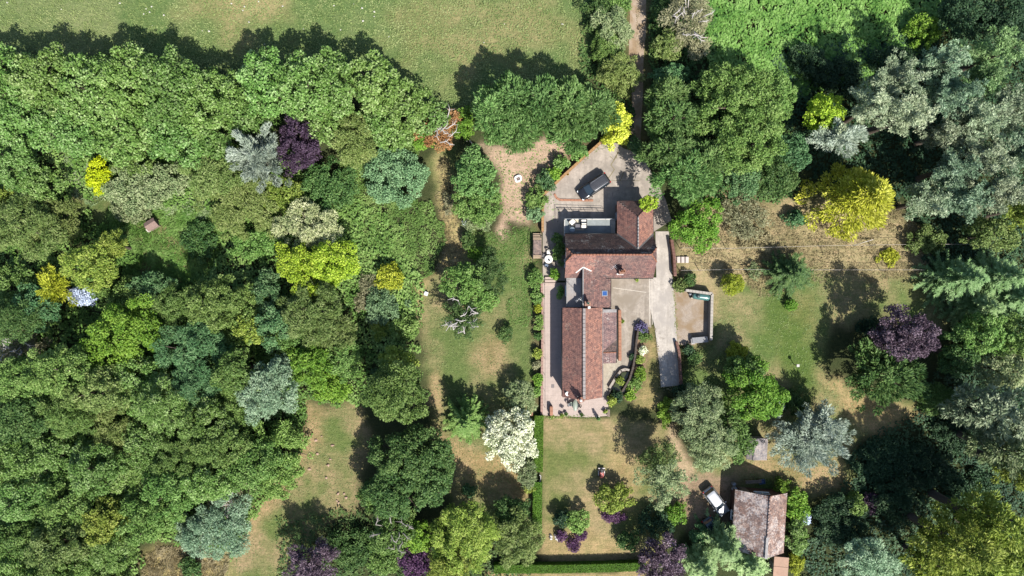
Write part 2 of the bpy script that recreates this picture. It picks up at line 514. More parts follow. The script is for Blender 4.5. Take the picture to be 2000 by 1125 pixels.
def inpoly(x, y, poly):
    ins = np.zeros(x.shape, bool); n = len(poly)
    for i in range(n):
        x0, y0 = poly[i]; x1, y1 = poly[(i+1) % n]
        if y0 == y1: continue
        c = ((y0 > y) != (y1 > y)) & (x < (x1 - x0)*(y - y0)/(y1 - y0) + x0)
        ins ^= c
    return ins

DRY = (.300,.205,.090); STRAW = (.360,.265,.125); GREEN = (.120,.155,.036); LUSH = (.075,.130,.022)
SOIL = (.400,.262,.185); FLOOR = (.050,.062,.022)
# zone: polygon in photo pixels, edge raggedness px, two tones, blotch size px, bias to second tone
ZONES = [
 ('pasture', [(-80,-80),(1180,-80),(1170,60),(1150,150),(905,215),(860,235),(760,150),(640,115),(440,140),(240,110),(-80,95)], 10, (.120,.190,.055), (.215,.245,.100), 170, -.08),
 ('pasture dry', [(735,10),(1100,0),(1120,80),(1050,110),(900,150),(800,120)], 40, (.185,.205,.070), (.265,.24,.10), 60, .05),
 ('pasture dry', [(330,-60),(520,-60),(560,60),(420,60)], 50, (.22,.22,.08), (.32,.27,.12), 60, .1),
 ('rough grass', [(1330,400),(1440,360),(1520,390),(1760,400),(1800,470),(1830,540),(1800,560),(1660,560),(1520,600),(1390,620),(1390,660),(1330,680),(1318,520)], 14, (.235,.190,.090), (.370,.285,.150), 60, .15),
 ('east lawn', [(1400,560),(1560,530),(1700,530),(1800,540),(1880,620),(1830,660),(1700,620),(1620,640),(1600,700),(1680,790),(1800,790),(1760,830),(1680,860),(1660,960),(1560,985),(1420,990),(1350,900),(1400,900),(1450,820),(1330,760),(1335,690),(1400,660)], 12, (.115,.175,.042), (.310,.245,.120), 75, -.04),
 ('east lawn green', [(1480,600),(1560,570),(1600,600),(1590,680),(1600,750),(1560,770),(1510,700)], 22, (.095,.155,.026), (.20,.19,.06), 60, -.1),
 ('dry strip', [(1590,700),(1640,740),(1720,795),(1800,800),(1760,840),(1670,850),(1640,800)], 14, (.33,.23,.10), (.42,.30,.14), 40, .1),
 ('dry strip', [(1545,895),(1600,905),(1650,900),(1655,950),(1590,975),(1520,930),(1430,930),(1420,905)], 14, (.24,.185,.07), (.40,.275,.14), 40, .1),
 ('mown lawn', [(905,200),(860,300),(830,320),(870,420),(900,470),(850,530),(815,550),(808,600),(820,680),(835,730),(830,800),(870,850),(880,960),(900,1040),(1045,1010),(1045,815),(1058,545),(1040,440),(960,470),(930,440),(890,330)], 9, (.120,.170,.045), (.295,.235,.115), 75, -.07),
 ('worn path', [(850,310),(875,305),(890,390),(912,480),(905,520),(850,540),(818,600),(812,560),(860,520),(880,480),(855,400)], 8, (.26,.20,.075), (.42,.32,.14), 30, .15),
 ('worn path', [(840,730),(856,730),(866,830),(912,870),(940,900),(930,960),(880,900),(846,800),(822,790)], 9, (.28,.20,.085), (.40,.27,.14), 30, .15),
 ('dry patch', [(900,690),(960,650),(1000,690),(990,730),(930,725)], 20, (.24,.19,.08), (.36,.25,.13), 30, .1),
 ('dry patch', [(880,860),(1000,905),(1040,910),(1030,1010),(960,960),(900,900)], 12, (.29,.205,.085), (.38,.265,.12), 40, .1),
 ('south west lawn', [(585,775),(640,790),(705,785),(715,850),(705,1000),(640,1010),(560,1140),(430,1140),(455,1060),(500,1000),(560,930),(595,850)], 10, (.125,.170,.042), (.315,.235,.120), 60, .03),
 ('dry edge', [(585,775),(640,800),(615,860),(560,960),(500,1040),(470,1010),(560,920),(590,850)], 14, (.27,.195,.085), (.40,.27,.14), 30, .1),
 ('long dry grass', [(290,1070),(350,1060),(450,1080),(440,1140),(280,1140)], 14, (.26,.19,.065), (.42,.32,.13), 30, .1),
 ('clearing', [(140,370),(260,380),(330,390),(420,430),(400,520),(330,560),(250,530),(210,450),(150,420)], 14, (.095,.140,.035), (.24,.20,.085), 60, -.1),
 ('front lawn', [(1058,816),(1190,816),(1300,830),(1350,930),(1380,960),(1350,1030),(1265,1105),(1058,1095)], 3, (.150,.175,.048), (.330,.248,.125), 60, .06),
 ('front lawn dry', [(1058,1030),(1200,1040),(1215,1095),(1058,1095)], 10, (.27,.20,.085), (.38,.275,.125), 40, .1),
 ('front lawn dry', [(1180,840),(1240,880),(1260,950),(1230,970),(1190,900)], 14, (.28,.20,.085), (.37,.27,.12), 40, .1),
 ('footpath', [(1290,800),(1310,800),(1330,870),(1372,930),(1380,980),(1345,960),(1310,880)], 5, (.34,.235,.135), (.44,.31,.2), 20, .2),
 ('bank', [(1264,640),(1279,640),(1290,760),(1290,800),(1240,800),(1238,780),(1262,730)], 2, (.165,.155,.050), (.32,.24,.10), 30, .05),
 ('south strip', [(950,1117),(1262,1117),(1262,1180),(950,1180)], 3, (.30,.22,.09), (.38,.27,.13), 30, .1),
 ('gravel ground', [(942,282),(1010,300),(1060,272),(1100,268),(1130,290),(1085,335),(1060,370),(1040,410),(1030,440),(990,436),(985,470),(970,470),(975,430),(985,400),(975,345)], 6, (.36,.235,.165), (.47,.32,.235), 25, .1),
 ('bed soil', [(1058,345),(1130,288),(1180,268),(1170,290),(1068,380),(1062,450),(1045,445),(1040,400)], 5, (.18,.11,.065), (.25,.15,.09), 16, .0),
 ('bed soil', [(1236,630),(1264,634),(1266,690),(1258,740),(1240,782),(1222,778),(1236,720)], 2, (.23,.14,.095), (.30,.19,.13), 14, .0),
 ('bed soil', [(1038,545),(1059,545),(1060,790),(1040,790)], 5, (.12,.10,.05), (.16,.14,.06), 14, .0),
 ('lane verge', [(1215,-60),(1285,-60),(1275,140),(1262,300),(1215,300),(1222,140)], 5, (.12,.12,.045), (.18,.15,.06), 20, .0),
 ('woodyard', [(1340,920),(1440,930),(1440,1060),(1370,1060),(1330,1000)], 8, (.22,.15,.095), (.31,.21,.14), 20, .1),
]

def ground():
    xs = np.concatenate([[-600, -300, -160, -110], np.linspace(-84, 84, 421), [110, 160, 300, 600]])
    ys = np.concatenate([[-600, -300, -140, -80], np.linspace(-52, 52, 261), [80, 140, 300, 600]])
    X, Y = np.meshgrid(xs, ys)
    px = X*PPM + 1000; py = 562.5 - Y*PPM
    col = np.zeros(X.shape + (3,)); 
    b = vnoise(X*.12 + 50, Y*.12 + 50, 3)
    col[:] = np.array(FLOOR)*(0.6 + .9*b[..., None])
    n1 = vnoise(X*.55 + 9, Y*.55 + 4, 20, 4) - .5; n2 = vnoise(X*.55 + 70, Y*.55 + 31, 30, 4) - .5
    for zi, (nm, poly, rag, ca, cb, blotch, bias) in enumerate(ZONES):
        m = inpoly(px + n1*rag*4.5, py + n2*rag*4.5, poly).astype(float)
        it = max(1, min(8, int(rag/2.5)))
        for _ in range(it):
            p = np.pad(m, 1, mode='edge'); m = (p[1:-1, 1:-1]*2 + p[:-2, 1:-1] + p[2:, 1:-1] + p[1:-1, :-2] + p[1:-1, 2:])/6
        k = vnoise(px/blotch + zi*3, py/blotch + zi*7, 40 + zi, 5, .6)
        k = np.clip((k - .5 + bias)*3.2 + .5, 0, 1)[..., None]
        c = np.array(ca)*(1 - k) + np.array(cb)*k
        col = col*(1 - m[..., None]) + c*m[..., None]
    far = np.clip((np.maximum(np.abs(X) - 76, (np.abs(Y) - 43.5)))/6, 0, 1)[..., None]
    col = col*(1 - far) + np.array((.15, .185, .06))*far
    nx, ny = len(xs), len(ys)
    Z = (vnoise(X*.2 + 11, Y*.2 + 3, 5, 3) - .5)*.10
    Z -= .06
    inner = (np.abs(X) < 84) & (np.abs(Y) < 52); Z[~inner] = -.06
    V = np.stack([X, Y, Z], -1).reshape(-1, 3)
    a = (np.arange(ny - 1)[:, None]*nx + np.arange(nx - 1)[None, :]).ravel()
    F = np.stack([a, a + 1, a + nx + 1, a + nx], 1)
    me = bpy.data.meshes.new('ground')
    me.vertices.add(len(V)); me.loops.add(4*len(F)); me.polygons.add(len(F))
    me.vertices.foreach_set('co', V.astype(np.float32).ravel())
    me.loops.foreach_set('vertex_index', F.astype(np.int32).ravel())
    me.polygons.foreach_set('loop_start', np.arange(0, 4*len(F), 4, dtype=np.int32))
    me.polygons.foreach_set('use_smooth', np.ones(len(F), bool))
    me.update(calc_edges=True)
    at = me.attributes.new('soil', 'FLOAT_COLOR', 'POINT')
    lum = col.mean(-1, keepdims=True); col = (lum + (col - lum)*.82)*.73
    at.data.foreach_set('color', np.concatenate([col, np.ones(col.shape[:2] + (1,))], -1).astype(np.float32).ravel())
    m, nt, bs = nodes('turf')
    an = N(nt, 'ShaderNodeAttribute', attribute_name='soil')
    tc = N(nt, 'ShaderNodeTexCoord').outputs['Object']
    f1 = noise(nt, tc, 5.5, 6, .75); f2 = noise(nt, tc, 1.1, 5, .65, .4)
    mp = N(nt, 'ShaderNodeMapping'); mp.inputs['Rotation'].default_value = (0, 0, R(72)); mp.inputs['Scale'].default_value = (.35, 3.2, 1)
    nt.links.new(tc, mp.inputs['Vector'])
    f3 = noise(nt, mp.outputs[0], 1.0, 4, .7)
    c = mixc(nt, 1.0, an.outputs['Color'], ramp(nt, f1, [(.28, (.50,.54,.50)), (.55, (1,1,1)), (.78, (1.4,1.34,1.3))]), 'MULTIPLY')
    c = mixc(nt, .8, c, ramp(nt, f2, [(.3, (.72,.82,.66)), (.7, (1.22,1.12,1.1))]), 'MULTIPLY')
    c = mixc(nt, 1.0, c, ramp(nt, f3, [(.3, (.80,.86,.76)), (.7, (1.18,1.12,1.12))]), 'MULTIPLY')
    nt.links.new(c, bs.inputs['Base Color']); bs.inputs['Roughness'].default_value = .95
    bs.inputs['Specular IOR Level'].default_value = .1
    bump(nt, bs, f1, .9, .12)
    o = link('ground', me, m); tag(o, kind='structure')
ground()

def sheet(name, polypx, z, mat, smoothn=0):
    m = MB(); m.prism([tuple(P(x, y, 0)[:2]) for x, y in polypx], -.3, z)
    o = m.build(name, mat); tag(o, kind='structure'); return o

CONC = surf('concrete', (.51,.44,.37), (.38,.33,.28), 3.4, .9, .3, (.29,.25,.21), .34, streak=28)
CONC2 = surf('old_concrete', (.43,.37,.305), (.30,.26,.215), 3.2, .9, .3, (.27,.225,.175), .4, streak=80)
DRIVE = surf('drive_concrete', (.56,.505,.44), (.44,.395,.345), 3.4, .9, .3, (.38,.34,.30), .5, streak=3)
SLABS = surf('paving_slabs', (.52,.42,.37), (.45,.365,.32), 3.2, .9, .2, (.46,.37,.325), .5)
SLABS2 = surf('worn_paving', (.50,.45,.36), (.30,.26,.20), 3.2, .9, .3, (.40,.34,.26), .5)
GRAVEL = surf('gravel', (.42,.345,.275), (.28,.225,.175), 7, .95, .6, (.27,.19,.115), .45)
TRACK = surf('dirt', (.37,.265,.165), (.27,.19,.115), 5, .95, .5, (.42,.33,.25), .5)

sheet('track', [(1232,-20),(1262,-20),(1262,60),(1257,110),(1256,180),(1250,290),(1232,292),(1235,200),(1228,110),(1230,40)], -.012, TRACK)
sheet('yard', [(1062,384),(1072,372),(1134,314),(1168,283),(1204,279),(1218,290),(1250,300),(1275,340),(1300,390),(1312,430),(1278,452),(1205,457),(1104,457),(1104,548),(1060,548),(1060,430)], .022, CONC)
sheet('courtyard', [(1192,541),(1272,541),(1272,640),(1240,634),(1238,700),(1226,722),(1206,740),(1186,778),(1170,770),(1170,600),(1190,600)], .026, CONC2)
sheet('driveway', [(1280,452),(1306,452),(1313,540),(1318,600),(1322,664),(1333,752),(1291,756),(1287,707),(1279,640),(1269,600),(1268,542),(1282,542)], .034, DRIVE)
sheet('patio', [(1058,552),(1106,552),(1106,770),(1188,776),(1188,812),(1150,815),(1058,811)], .030, SLABS)
sheet('side_paving', [(1171,700),(1206,700),(1214,708),(1196,742),(1182,775),(1171,775)], .038, SLABS2)
sheet('parking_bay', [(1314,566),(1392,570),(1390,664),(1346,676),(1322,672)], -.004, GRAVEL)
sheet('step_paving', [(1203,604),(1209,604),(1209,704),(1203,704)], .044, plain('pale_paving', (.60,.56,.48), .85))

# thin concrete joints, cracks and drainage strips
def strip(name, pts, w, z, mat, label, cat):
    m = MB()
    for a, b in zip(pts[:-1], pts[1:]): m.bar(P(*a, z), P(*b, z), w, .012)
    return tag(m.build(name, mat), kind='structure')
EDGE = plain('joint_mortar', (.56,.50,.42), .9); CRACK = plain('crack_moss', (.23,.19,.10), .95)
strip('paving_joint', [(1197,562),(1262,571)], .09, .034, EDGE, '', '')
strip('paving_joint', [(1268,543),(1269,634)], .10, .036, EDGE, '', '')
strip('paving_joint', [(1273,543),(1274,634)], .08, .038, EDGE, '', '')
strip('crack', [(1208,296),(1200,312),(1193,322),(1200,331),(1192,343),(1186,350),(1180,358)], .10, .030, CRACK, '', '')
strip('crack', [(1191,305),(1199,312),(1210,292)], .07, .030, CRACK, '', '')
strip('crack', [(1204,309),(1206,292)], .07, .032, CRACK, '', '')
strip('crack', [(1211,353),(1216,343),(1218,336)], .09, .030, CRACK, '', '')
strip('crack', [(1190,353),(1250,353)], .05, .030, CRACK, '', '')

# ================================================================== GROUND COVER ("stuff")
def cover(name, label, cat, poly, dens, l, w, h0, h1, colour, mode, seed, rag=6, holes=()):
    rng = np.random.default_rng(seed)
    xs = [p[0] for p in poly]; ys = [p[1] for p in poly]
    area = (max(xs)-min(xs))*(max(ys)-min(ys))/PPM**2
    n = int(area*dens)
    px = rng.uniform(min(xs), max(xs), n); py = rng.uniform(min(ys), max(ys), n)
    qx = px + rag*(vnoise(px/22, py/22, seed+1) - .5)*6; qy = py + rag*(vnoise(px/22+9, py/22+5, seed+2) - .5)*6
    k = inpoly(qx, qy, poly)
    for hp in holes: k &= ~inpoly(qx, qy, hp)
    clump = vnoise(px/13, py/13, seed + 5, 4, .6)
    k &= rng.random(n) < np.clip((clump - .25)*2.6, .12, 1)
    px, py, clump = px[k], py[k], clump[k]; n = len(px)
    z = (h0 + (h1 - h0)*clump)*rng.uniform(.35, 1.1, n)
    C = np.stack([(px-1000)/PPM, (562.5-py)/PPM, z - .03], 1)
    rnd = rng.normal(0, 1, (n, 3)); up = np.array([0, 0, 1.])
    if mode == 'blade':
        a = vnoise(px/40, py/40, seed + 8, 3)*9 + rng.normal(0, .5, n)
        D = np.stack([np.cos(a), np.sin(a), rng.uniform(.25, 1.0, n)], 1); Nn = up + rnd*.6
    elif mode == 'tuft':
        D = rnd*np.array([1, 1, .5]) + up*.7; Nn = rnd + up*.7
    else:
        D = rnd*np.array([1, 1, .4]); Nn = up*1.0 + rnd*.45
    t = .5*np.clip((vnoise(px/30, py/30, seed + 12) - .5)*2.2 + .5, 0, 1) + .5*rng.random(n)
    Q = quads(C, D, Nn, l*rng.uniform(.6, 1.35, n), w*rng.uniform(.7, 1.3, n))
    o = link(name, qmesh(name, Q, t), leaf(colour)); tag(o, label, cat, kind='stuff'); return o

PAST = ZONES[0][1]
cover('pasture_grass', 'tussocky dry green pasture grass along the top of the photo', 'grass', PAST, 38, .30, .10, .06, .22, 'field', 'tuft', 101, 8)
cover('bracken', 'bright green bracken filling the field at top right', 'bracken', [(1380,-60),(1870,-60),(1840,60),(1800,110),(1700,150),(1560,200),(1400,190),(1375,110)], 95, .50, .26, .25, .85, 'bracken', 'leaf', 102, 8)
cover('nettle_bed', 'dark green weedy bed between the yellow tree and the mown path', 'weeds', [(600,350),(700,330),(850,400),(880,470),(850,520),(812,560),(815,650),(760,640),(720,560),(650,470),(600,420)], 110, .30, .13, .15, .6, 'mid', 'leaf', 103, 6)
cover('long_grass', 'long green grass leaning in the clearing beside the rustic hut', 'grass', [(215,395),(330,390),(440,420),(430,520),(350,570),(260,540),(190,450)], 150, .62, .09, .12, .4, 'grass', 'blade', 104, 5)
cover('weedy_bank', 'rough weedy green slope above the lime yellow shrub', 'weeds', [(80,240),(190,260),(240,330),(330,330),(420,340),(420,430),(280,400),(150,390),(110,320)], 95, .34, .13, .15, .6, 'sage', 'leaf', 105, 8)
cover('undergrowth', 'shaded woodland undergrowth under the western trees', 'undergrowth', [(-60,280),(560,300),(760,420),(830,560),(810,700),(720,800),(590,770),(600,860),(500,1000),(440,1140),(-60,1180)], 42, .42, .24, .2, 1.3, 'mid', 'leaf', 106, 8, [[(275,1062),(350,1050),(455,1075),(445,1150),(275,1150)],[(140,380),(420,410),(420,530),(330,560),(220,480)]])
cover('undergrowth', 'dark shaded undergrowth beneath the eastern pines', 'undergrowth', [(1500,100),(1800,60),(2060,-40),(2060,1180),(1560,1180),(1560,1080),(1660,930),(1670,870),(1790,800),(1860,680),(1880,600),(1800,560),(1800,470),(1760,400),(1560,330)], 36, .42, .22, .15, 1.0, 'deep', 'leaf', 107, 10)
cover('undergrowth', 'mixed undergrowth under the trees beside the lane', 'undergrowth', [(1150,-40),(1230,-40),(1225,150),(1240,280),(1180,270),(1130,140)], 40, .36, .2, .15, .8, 'dark', 'leaf', 108, 5)
cover('undergrowth', 'low green growth under the big trees east of the lane', 'undergrowth', [(1266,-40),(1390,-40),(1400,150),(1540,170),(1560,380),(1480,400),(1330,400),(1290,340),(1268,200)], 40, .36, .2, .15, .8, 'dark', 'leaf', 109, 5)
cover('undergrowth', 'leafy ground cover under the trees along the bottom', 'undergrowth', [(540,1010),(700,990),(830,1060),(1045,1050),(1045,1150),(540,1150)], 30, .36, .2, .15, .7, 'dark', 'leaf', 110, 6)
cover('rough_grass', 'tall dry straw coloured grass around the wire fences', 'grass', [(1330,470),(1420,400),(1470,390),(1560,440),(1760,400),(1820,470),(1810,545),(1650,540),(1500,580),(1400,540),(1330,500)], 60, .42, .07, .05, .28, 'hay', 'blade', 111, 6)
cover('rough_grass', 'tall dry grass beside the pale silver green shrub', 'grass', [(280,1075),(350,1060),(450,1085),(440,1150),(270,1150)], 110, .6, .08, .1, .4, 'hay', 'blade', 112, 5)
cover('rough_grass', 'yellowing grass along the mown path by the weedy bed', 'grass', [(850,310),(880,305),(890,390),(915,470),(900,520),(850,540),(870,470),(850,400)], 70, .45, .07, .05, .25, 'hay', 'blade', 113, 4)
cover('weeds', 'small weeds scattered over the gravel clearing', 'weeds', [(950,290),(1060,280),(1120,290),(1040,400),(1030,440),(985,440),(975,345)], 9, .22, .13, .03, .14, 'grass', 'leaf', 114, 4)
cover('lawn_grass', 'patchy green grass on the slope west of the terrace', 'grass', [(930,450),(1035,440),(1050,545),(1040,640),(980,640),(1000,560),(950,500)], 60, .26, .09, .03, .14, 'grass', 'tuft', 115, 5)
cover('lawn_grass', 'short lawn grass on the eastern lawn', 'grass', [(1400,600),(1560,530),(1700,530),(1800,550),(1620,640),(1600,700),(1680,790),(1800,800),(1680,860),(1650,960),(1430,930),(1340,760),(1340,690)], 16, .22, .07, .02, .09, 'field', 'tuft', 116, 5)
cover('lawn_grass', 'short dry lawn grass west of the terrace wall', 'grass', [(820,560),(900,560),(1045,640),(1045,1000),(900,1000),(830,760)], 16, .22, .07, .02, .09, 'field', 'tuft', 117, 5)
cover('lawn_grass', 'short dry grass on the south western lawn', 'grass', [(590,785),(705,790),(700,1000),(560,1130),(440,1130),(500,1000),(590,860)], 18, .22, .07, .02, .09, 'field', 'tuft', 118, 5)

cover('weeds', 'weeds growing along the edges and cracks of the concrete yard', 'weeds', [(1064,384),(1075,376),(1100,392),(1098,410),(1085,440),(1066,450)], 5, .22, .12, .03, .16, 'grass', 'leaf', 130, 3)
def slab_joints():
    m = MB()
    for y in range(566, 812, 9): m.bar(P(1060, y, .031), P(1104 if y < 770 else 1186, y, .031), .025, .008)
    for x in (1070, 1080, 1090, 1100): m.bar(P(x, 554, .032), P(x, 810, .032), .022, .008)
    for x in range(1110, 1186, 10): m.bar(P(x, 776, .032), P(x, 811, .032), .022, .008)
    tag(m.build('paving_joints', plain('slab_joint', (.40,.33,.29), .9)), kind='structure')
slab_joints()

cover('track_grass', 'grassy strip down the middle of the dirt lane', 'grass', [(1243,-20),(1252,-20),(1250,60),(1247,120),(1240,120),(1243,60)], 90, .2, .06, .02, .1, 'hay', 'tuft', 131, 1)

for k, pg in enumerate([[(1304,452),(1309,452),(1320,600),(1326,664),(1336,752),(1330,752),(1319,664),(1313,560)],[(1276,640),(1281,640),(1290,707),(1294,756),(1288,757),(1285,707)],
                        [(1286,752),(1336,748),(1336,760),(1286,762)],[(1056,810),(1190,811),(1190,818),(1056,818)],[(1134,318),(1168,287),(1204,281),(1206,286),(1170,293),(1138,322)]]):
    cover('weeds', ['weeds along the east edge of the drive','weeds along the lawn edge of the drive','grass creeping over the lower end of the drive','grass tufts along the south edge of the patio','weeds along the foot of the diagonal yard wall'][k], 'weeds', pg, 60, .24, .09, .02, .14, 'hay' if k in (1, 2) else 'olive', 'tuft', 140 + k, 1)
# ================================================================== BUILDINGS
BRICK = tiles('brick', (.30,.135,.085), (.26,.115,.07), (.34,.2,.14), (.4,.33,.27), .85, .15, .45)
RENDER = surf('cream_render', (.62,.57,.48), (.52,.47,.39), 3, .9, .2)
TILE_MAIN = tiles('clay_tiles', (0.222,0.102,0.082), (0.174,0.084,0.074), (0.120,0.086,0.077), (.30,.27,.25), .66)
TILE_NORTH = tiles('dark_tiles', (0.131,0.071,0.059), (0.105,0.063,0.055), (0.074,0.061,0.053), (.36,.34,.31), .60)  # darker tile tone for the main north slope and the lean-to end
TILE_RED = tiles('red_tiles', (0.302,0.132,0.096), (0.249,0.110,0.086), (0.195,0.101,0.083), (.33,.27,.22), .68)
TILE_BARN = tiles('orange_tiles', (0.320,0.145,0.095), (0.272,0.121,0.082), (0.224,0.111,0.087), (.40,.31,.24), .68)
TILE_LEAN = tiles('purple_tiles', (0.230,0.132,0.121), (0.196,0.115,0.110), (0.172,0.121,0.115), (.42,.37,.34), .62)
RIDGE = surf('ridge_clay', (.36,.155,.095), (.26,.115,.075), 5, .85, .3)
LEAD = surf('lead', (.33,.31,.30), (.24,.225,.22), 4, .6, .2)
FELT = surf('grey_felt', (.40,.375,.36), (.27,.25,.24), 4.5, .9, .5, (.33,.28,.25), .6)
WHITE = plain('white_paint', (.78,.77,.74), .5)
BLACK = plain('black_iron', (.02,.02,.022), .5, .4)
GLASS = plain('dark_glass', (.03,.045,.06), .06, 0, 0, .8)
WOOD = surf('weathered_wood', (.30,.235,.185), (.20,.155,.12), 7, .85, .4)
WOODGREY = tiles('grey_boards', (.27,.245,.24), (.21,.19,.185), (.33,.30,.30), (.36,.34,.33), .7, .16, 3.2)
TERRA = plain('terracotta', (.36,.15,.08), .85)

def window(parent, c, w, h, axis, name='window'):
    """frame with mullion proud of the wall; pane is a sub-part. axis: outward direction"""
    ax = Vector((axis[0], axis[1], 0)); sd = Vector((-ax.y, ax.x, 0)); c = Vector(c)
    m = MB(); t = .07
    rz = math.atan2(sd.y, sd.x)
    for k in (-1, 0, 1): m.box(c + sd*k*(w/2 - t/2), (t, .1, h), rz)
    for k in (-1, 1): m.box(c + Vector((0, 0, k*(h/2 - t/2))) - ax*.004, (w - .002, .092, t), rz)
    m.box(c + Vector((0, 0, -h/2 - .04)) + ax*.05, (w + .2, .16, .06), rz)
    f = m.build(name, WHITE, parent)
    g = MB(); g.box(c - ax*.02, (w - t, .05, h - t), rz); g.build('pane', GLASS, f)
    return f

def door(parent, c, w, h, axis, mat):
    ax = Vector((axis[0], axis[1], 0)); sd = Vector((-ax.y, ax.x, 0)); c = Vector(c); rz = math.atan2(sd.y, sd.x)
    m = MB(); m.box(c, (w, .09, h), rz, .015)
    for k in (-1, 1): m.box(c + ax*.05 + Vector((0, 0, k*h*.23)), (w*.7, .03, h*.36), rz, .01)
    d = m.build('door', mat, parent)
    q = MB(); q.box(c + ax*.09 + sd*w*.38, (.04, .06, .14), rz, .01); q.build('handle', BLACK, d)
    return d

def ridge_line(parent, pts, mat, r=.13, name='ridge_tiles'):
    m = MB()
    pts = [Vector(p) for p in pts]
    for a, b in zip(pts[:-1], pts[1:]):
        n = max(1, int((b - a).length/.42))
        for i in range(n):
            p = a + (b - a)*(i/n); q = a + (b - a)*((i + .96)/n)
            m.tube([p, q], [r, r*.93], 7)
    return m.build(name, mat, parent)

def chimney(parent, c, w, d, z0, z1, pots, rz=0, mat=BRICK, potmat=TERRA, name='chimney'):
    m = MB()
    m.box((c[0], c[1], (z0 + z1)/2), (w, d, z1 - z0), rz)
    m.box((c[0], c[1], z1 - .28), (w + .12, d + .12, .12), rz); m.box((c[0], c[1], z1 + .06), (w + .16, d + .16, .12), rz)
    ch = m.build(name, mat, parent)
    for dx, dy in pots:
        q = MB(); q.lathe([(.15,0),(.13,.1),(.12,.42),(.16,.46),(.16,.52),(.10,.52),(.10,.2)], (c[0]+dx, c[1]+dy, z1+.12), 10)
        q.build('pot', potmat, ch)
    return ch

def gutter(parent, a, b):
    m = MB(); m.tube([a, b], .055, 6); return m.build('gutter', BLACK, parent)

# ---------------------------------------------------------------- farmhouse
ho = empty('farmhouse', (13, 4, 0)); O = Vector((13, 4, 0))
tag(ho, 'red tiled farmhouse with hipped north wing, flat grey roof and a brick chimney', 'house')
def L(p): return (p[0]-O.x, p[1]-O.y, p[2])
def LP(ps): return [L(p) for p in ps]
EZ, RZ = 3.3, 6.4
v = LP([(7.11,7.287,EZ),(14.18,7.287,EZ),(16.6,5.11,5.6),(19.08,7.287,EZ),(19.10,5.36,5.35),(18.23,4.36,RZ),(7.94,4.36,RZ),(7.10,5.36,5.35),
        (7.10,3.42,5.43),(19.10,3.42,5.43),(7.11,1.35,EZ),(19.06,1.35,EZ)])
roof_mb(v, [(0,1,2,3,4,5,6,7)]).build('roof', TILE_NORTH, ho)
roof_mb(v, [(6,5,9,11,10,8)]).build('roof', TILE_MAIN, ho)
roof_mb(v, [(7,6,8)]).build('roof', TILE_RED, ho); roof_mb(v, [(5,4,9)]).build('roof', TILE_MAIN, ho)
# the western third of the south slope is newer and redder
w4 = LP([(7.94,4.36-.02,RZ+.004),(11.0,4.34,RZ+.004),(11.0,2.08,4.06),(9.45,2.72,4.72),(8.3,1.9,3.88),(7.12,1.9,3.88),(7.10,3.42,5.445)])
roof_mb([(a, b, c+.006) for a, b, c in w4], [(0,1,2,3,4,5,6)], .02).build('roof', TILE_RED, ho)
# north wing
v = LP([(14.18,11.78,EZ),(19.03,11.78,EZ),(16.62,9.41,5.6),(16.6,5.09,5.6),(14.18,7.27,EZ),(19.07,7.27,EZ)])
roof_mb(v, [(0,2,1)]).build('roof', TILE_MAIN, ho)
roof_mb(v, [(0,4,3,2)]).build('roof', TILE_RED, ho); roof_mb(v, [(1,2,3,5)]).build('roof', TILE_BARN, ho)
# link range
v = LP([(9.45,2.72,4.72),(12.65,1.36,EZ-.02),(13.34,1.36,3.0),(13.34,-2.62,3.0),(9.45,-2.62,4.72)])
roof_mb(v, [(0,1,2,3,4)]).build('roof', TILE_MAIN, ho)
m = MB(); m.box(L((8.38,-.33,3.08)), (1.98,4.35,.1)); m.build('flat_roof', FELT, ho)
m = MB()
m.box(L((7.42,-.33,3.12)), (.14,4.5,.2)); m.box(L((8.4,-2.55,3.11)), (1.9,.12,.17))
m.build('flashing', LEAD, ho)
m = MB(); m.bar(L((9.45,2.76,4.80)), L((8.55,2.03,4.06)), .14, .05); m.bar(L((9.45,2.76,4.81)), L((10.6,2.26,4.30)), .12, .05)
m.build('flashing', plain('white_mortar', (.70,.67,.62), .8), ho)
ridge_line(ho, LP([(7.94,4.36,RZ+.04),(18.23,4.36,RZ+.04)]), RIDGE)
ridge_line(ho, LP([(16.62,9.41,5.63),(16.6,5.15,5.63)]), LEAD, .10)
for a, b in (((7.94,4.36,RZ),(7.1,5.36,5.37)),((7.94,4.36,RZ),(7.1,3.42,5.45)),((18.23,4.36,RZ),(19.1,5.36,5.37)),((18.23,4.36,RZ),(19.1,3.42,5.45))):
    ridge_line(ho, LP([a, b]), RIDGE, .10, 'hip_tiles')
ridge_line(ho, LP([(16.62,9.41,5.58),(14.2,11.76,3.31)]), TILE_MAIN, .06, 'hip_tiles')
ridge_line(ho, LP([(16.62,9.41,5.58),(19.0,11.76,3.31)]), TILE_RED, .06, 'hip_tiles')
m = MB(); m.bar(L((14.2,7.29,3.35)), L((16.58,5.13,5.61)), .22, .05); m.bar(L((19.05,7.29,3.36)), L((16.62,5.13,5.61)), .22, .05)
m.build('valley_flashing', plain('valley_lead', (.13,.12,.115), .7), ho)
m = MB(); m.bar(L((9.45,2.6,4.76)), L((9.45,-2.6,4.76)), .13, .10); m.build('ridge_tiles', LEAD, ho)
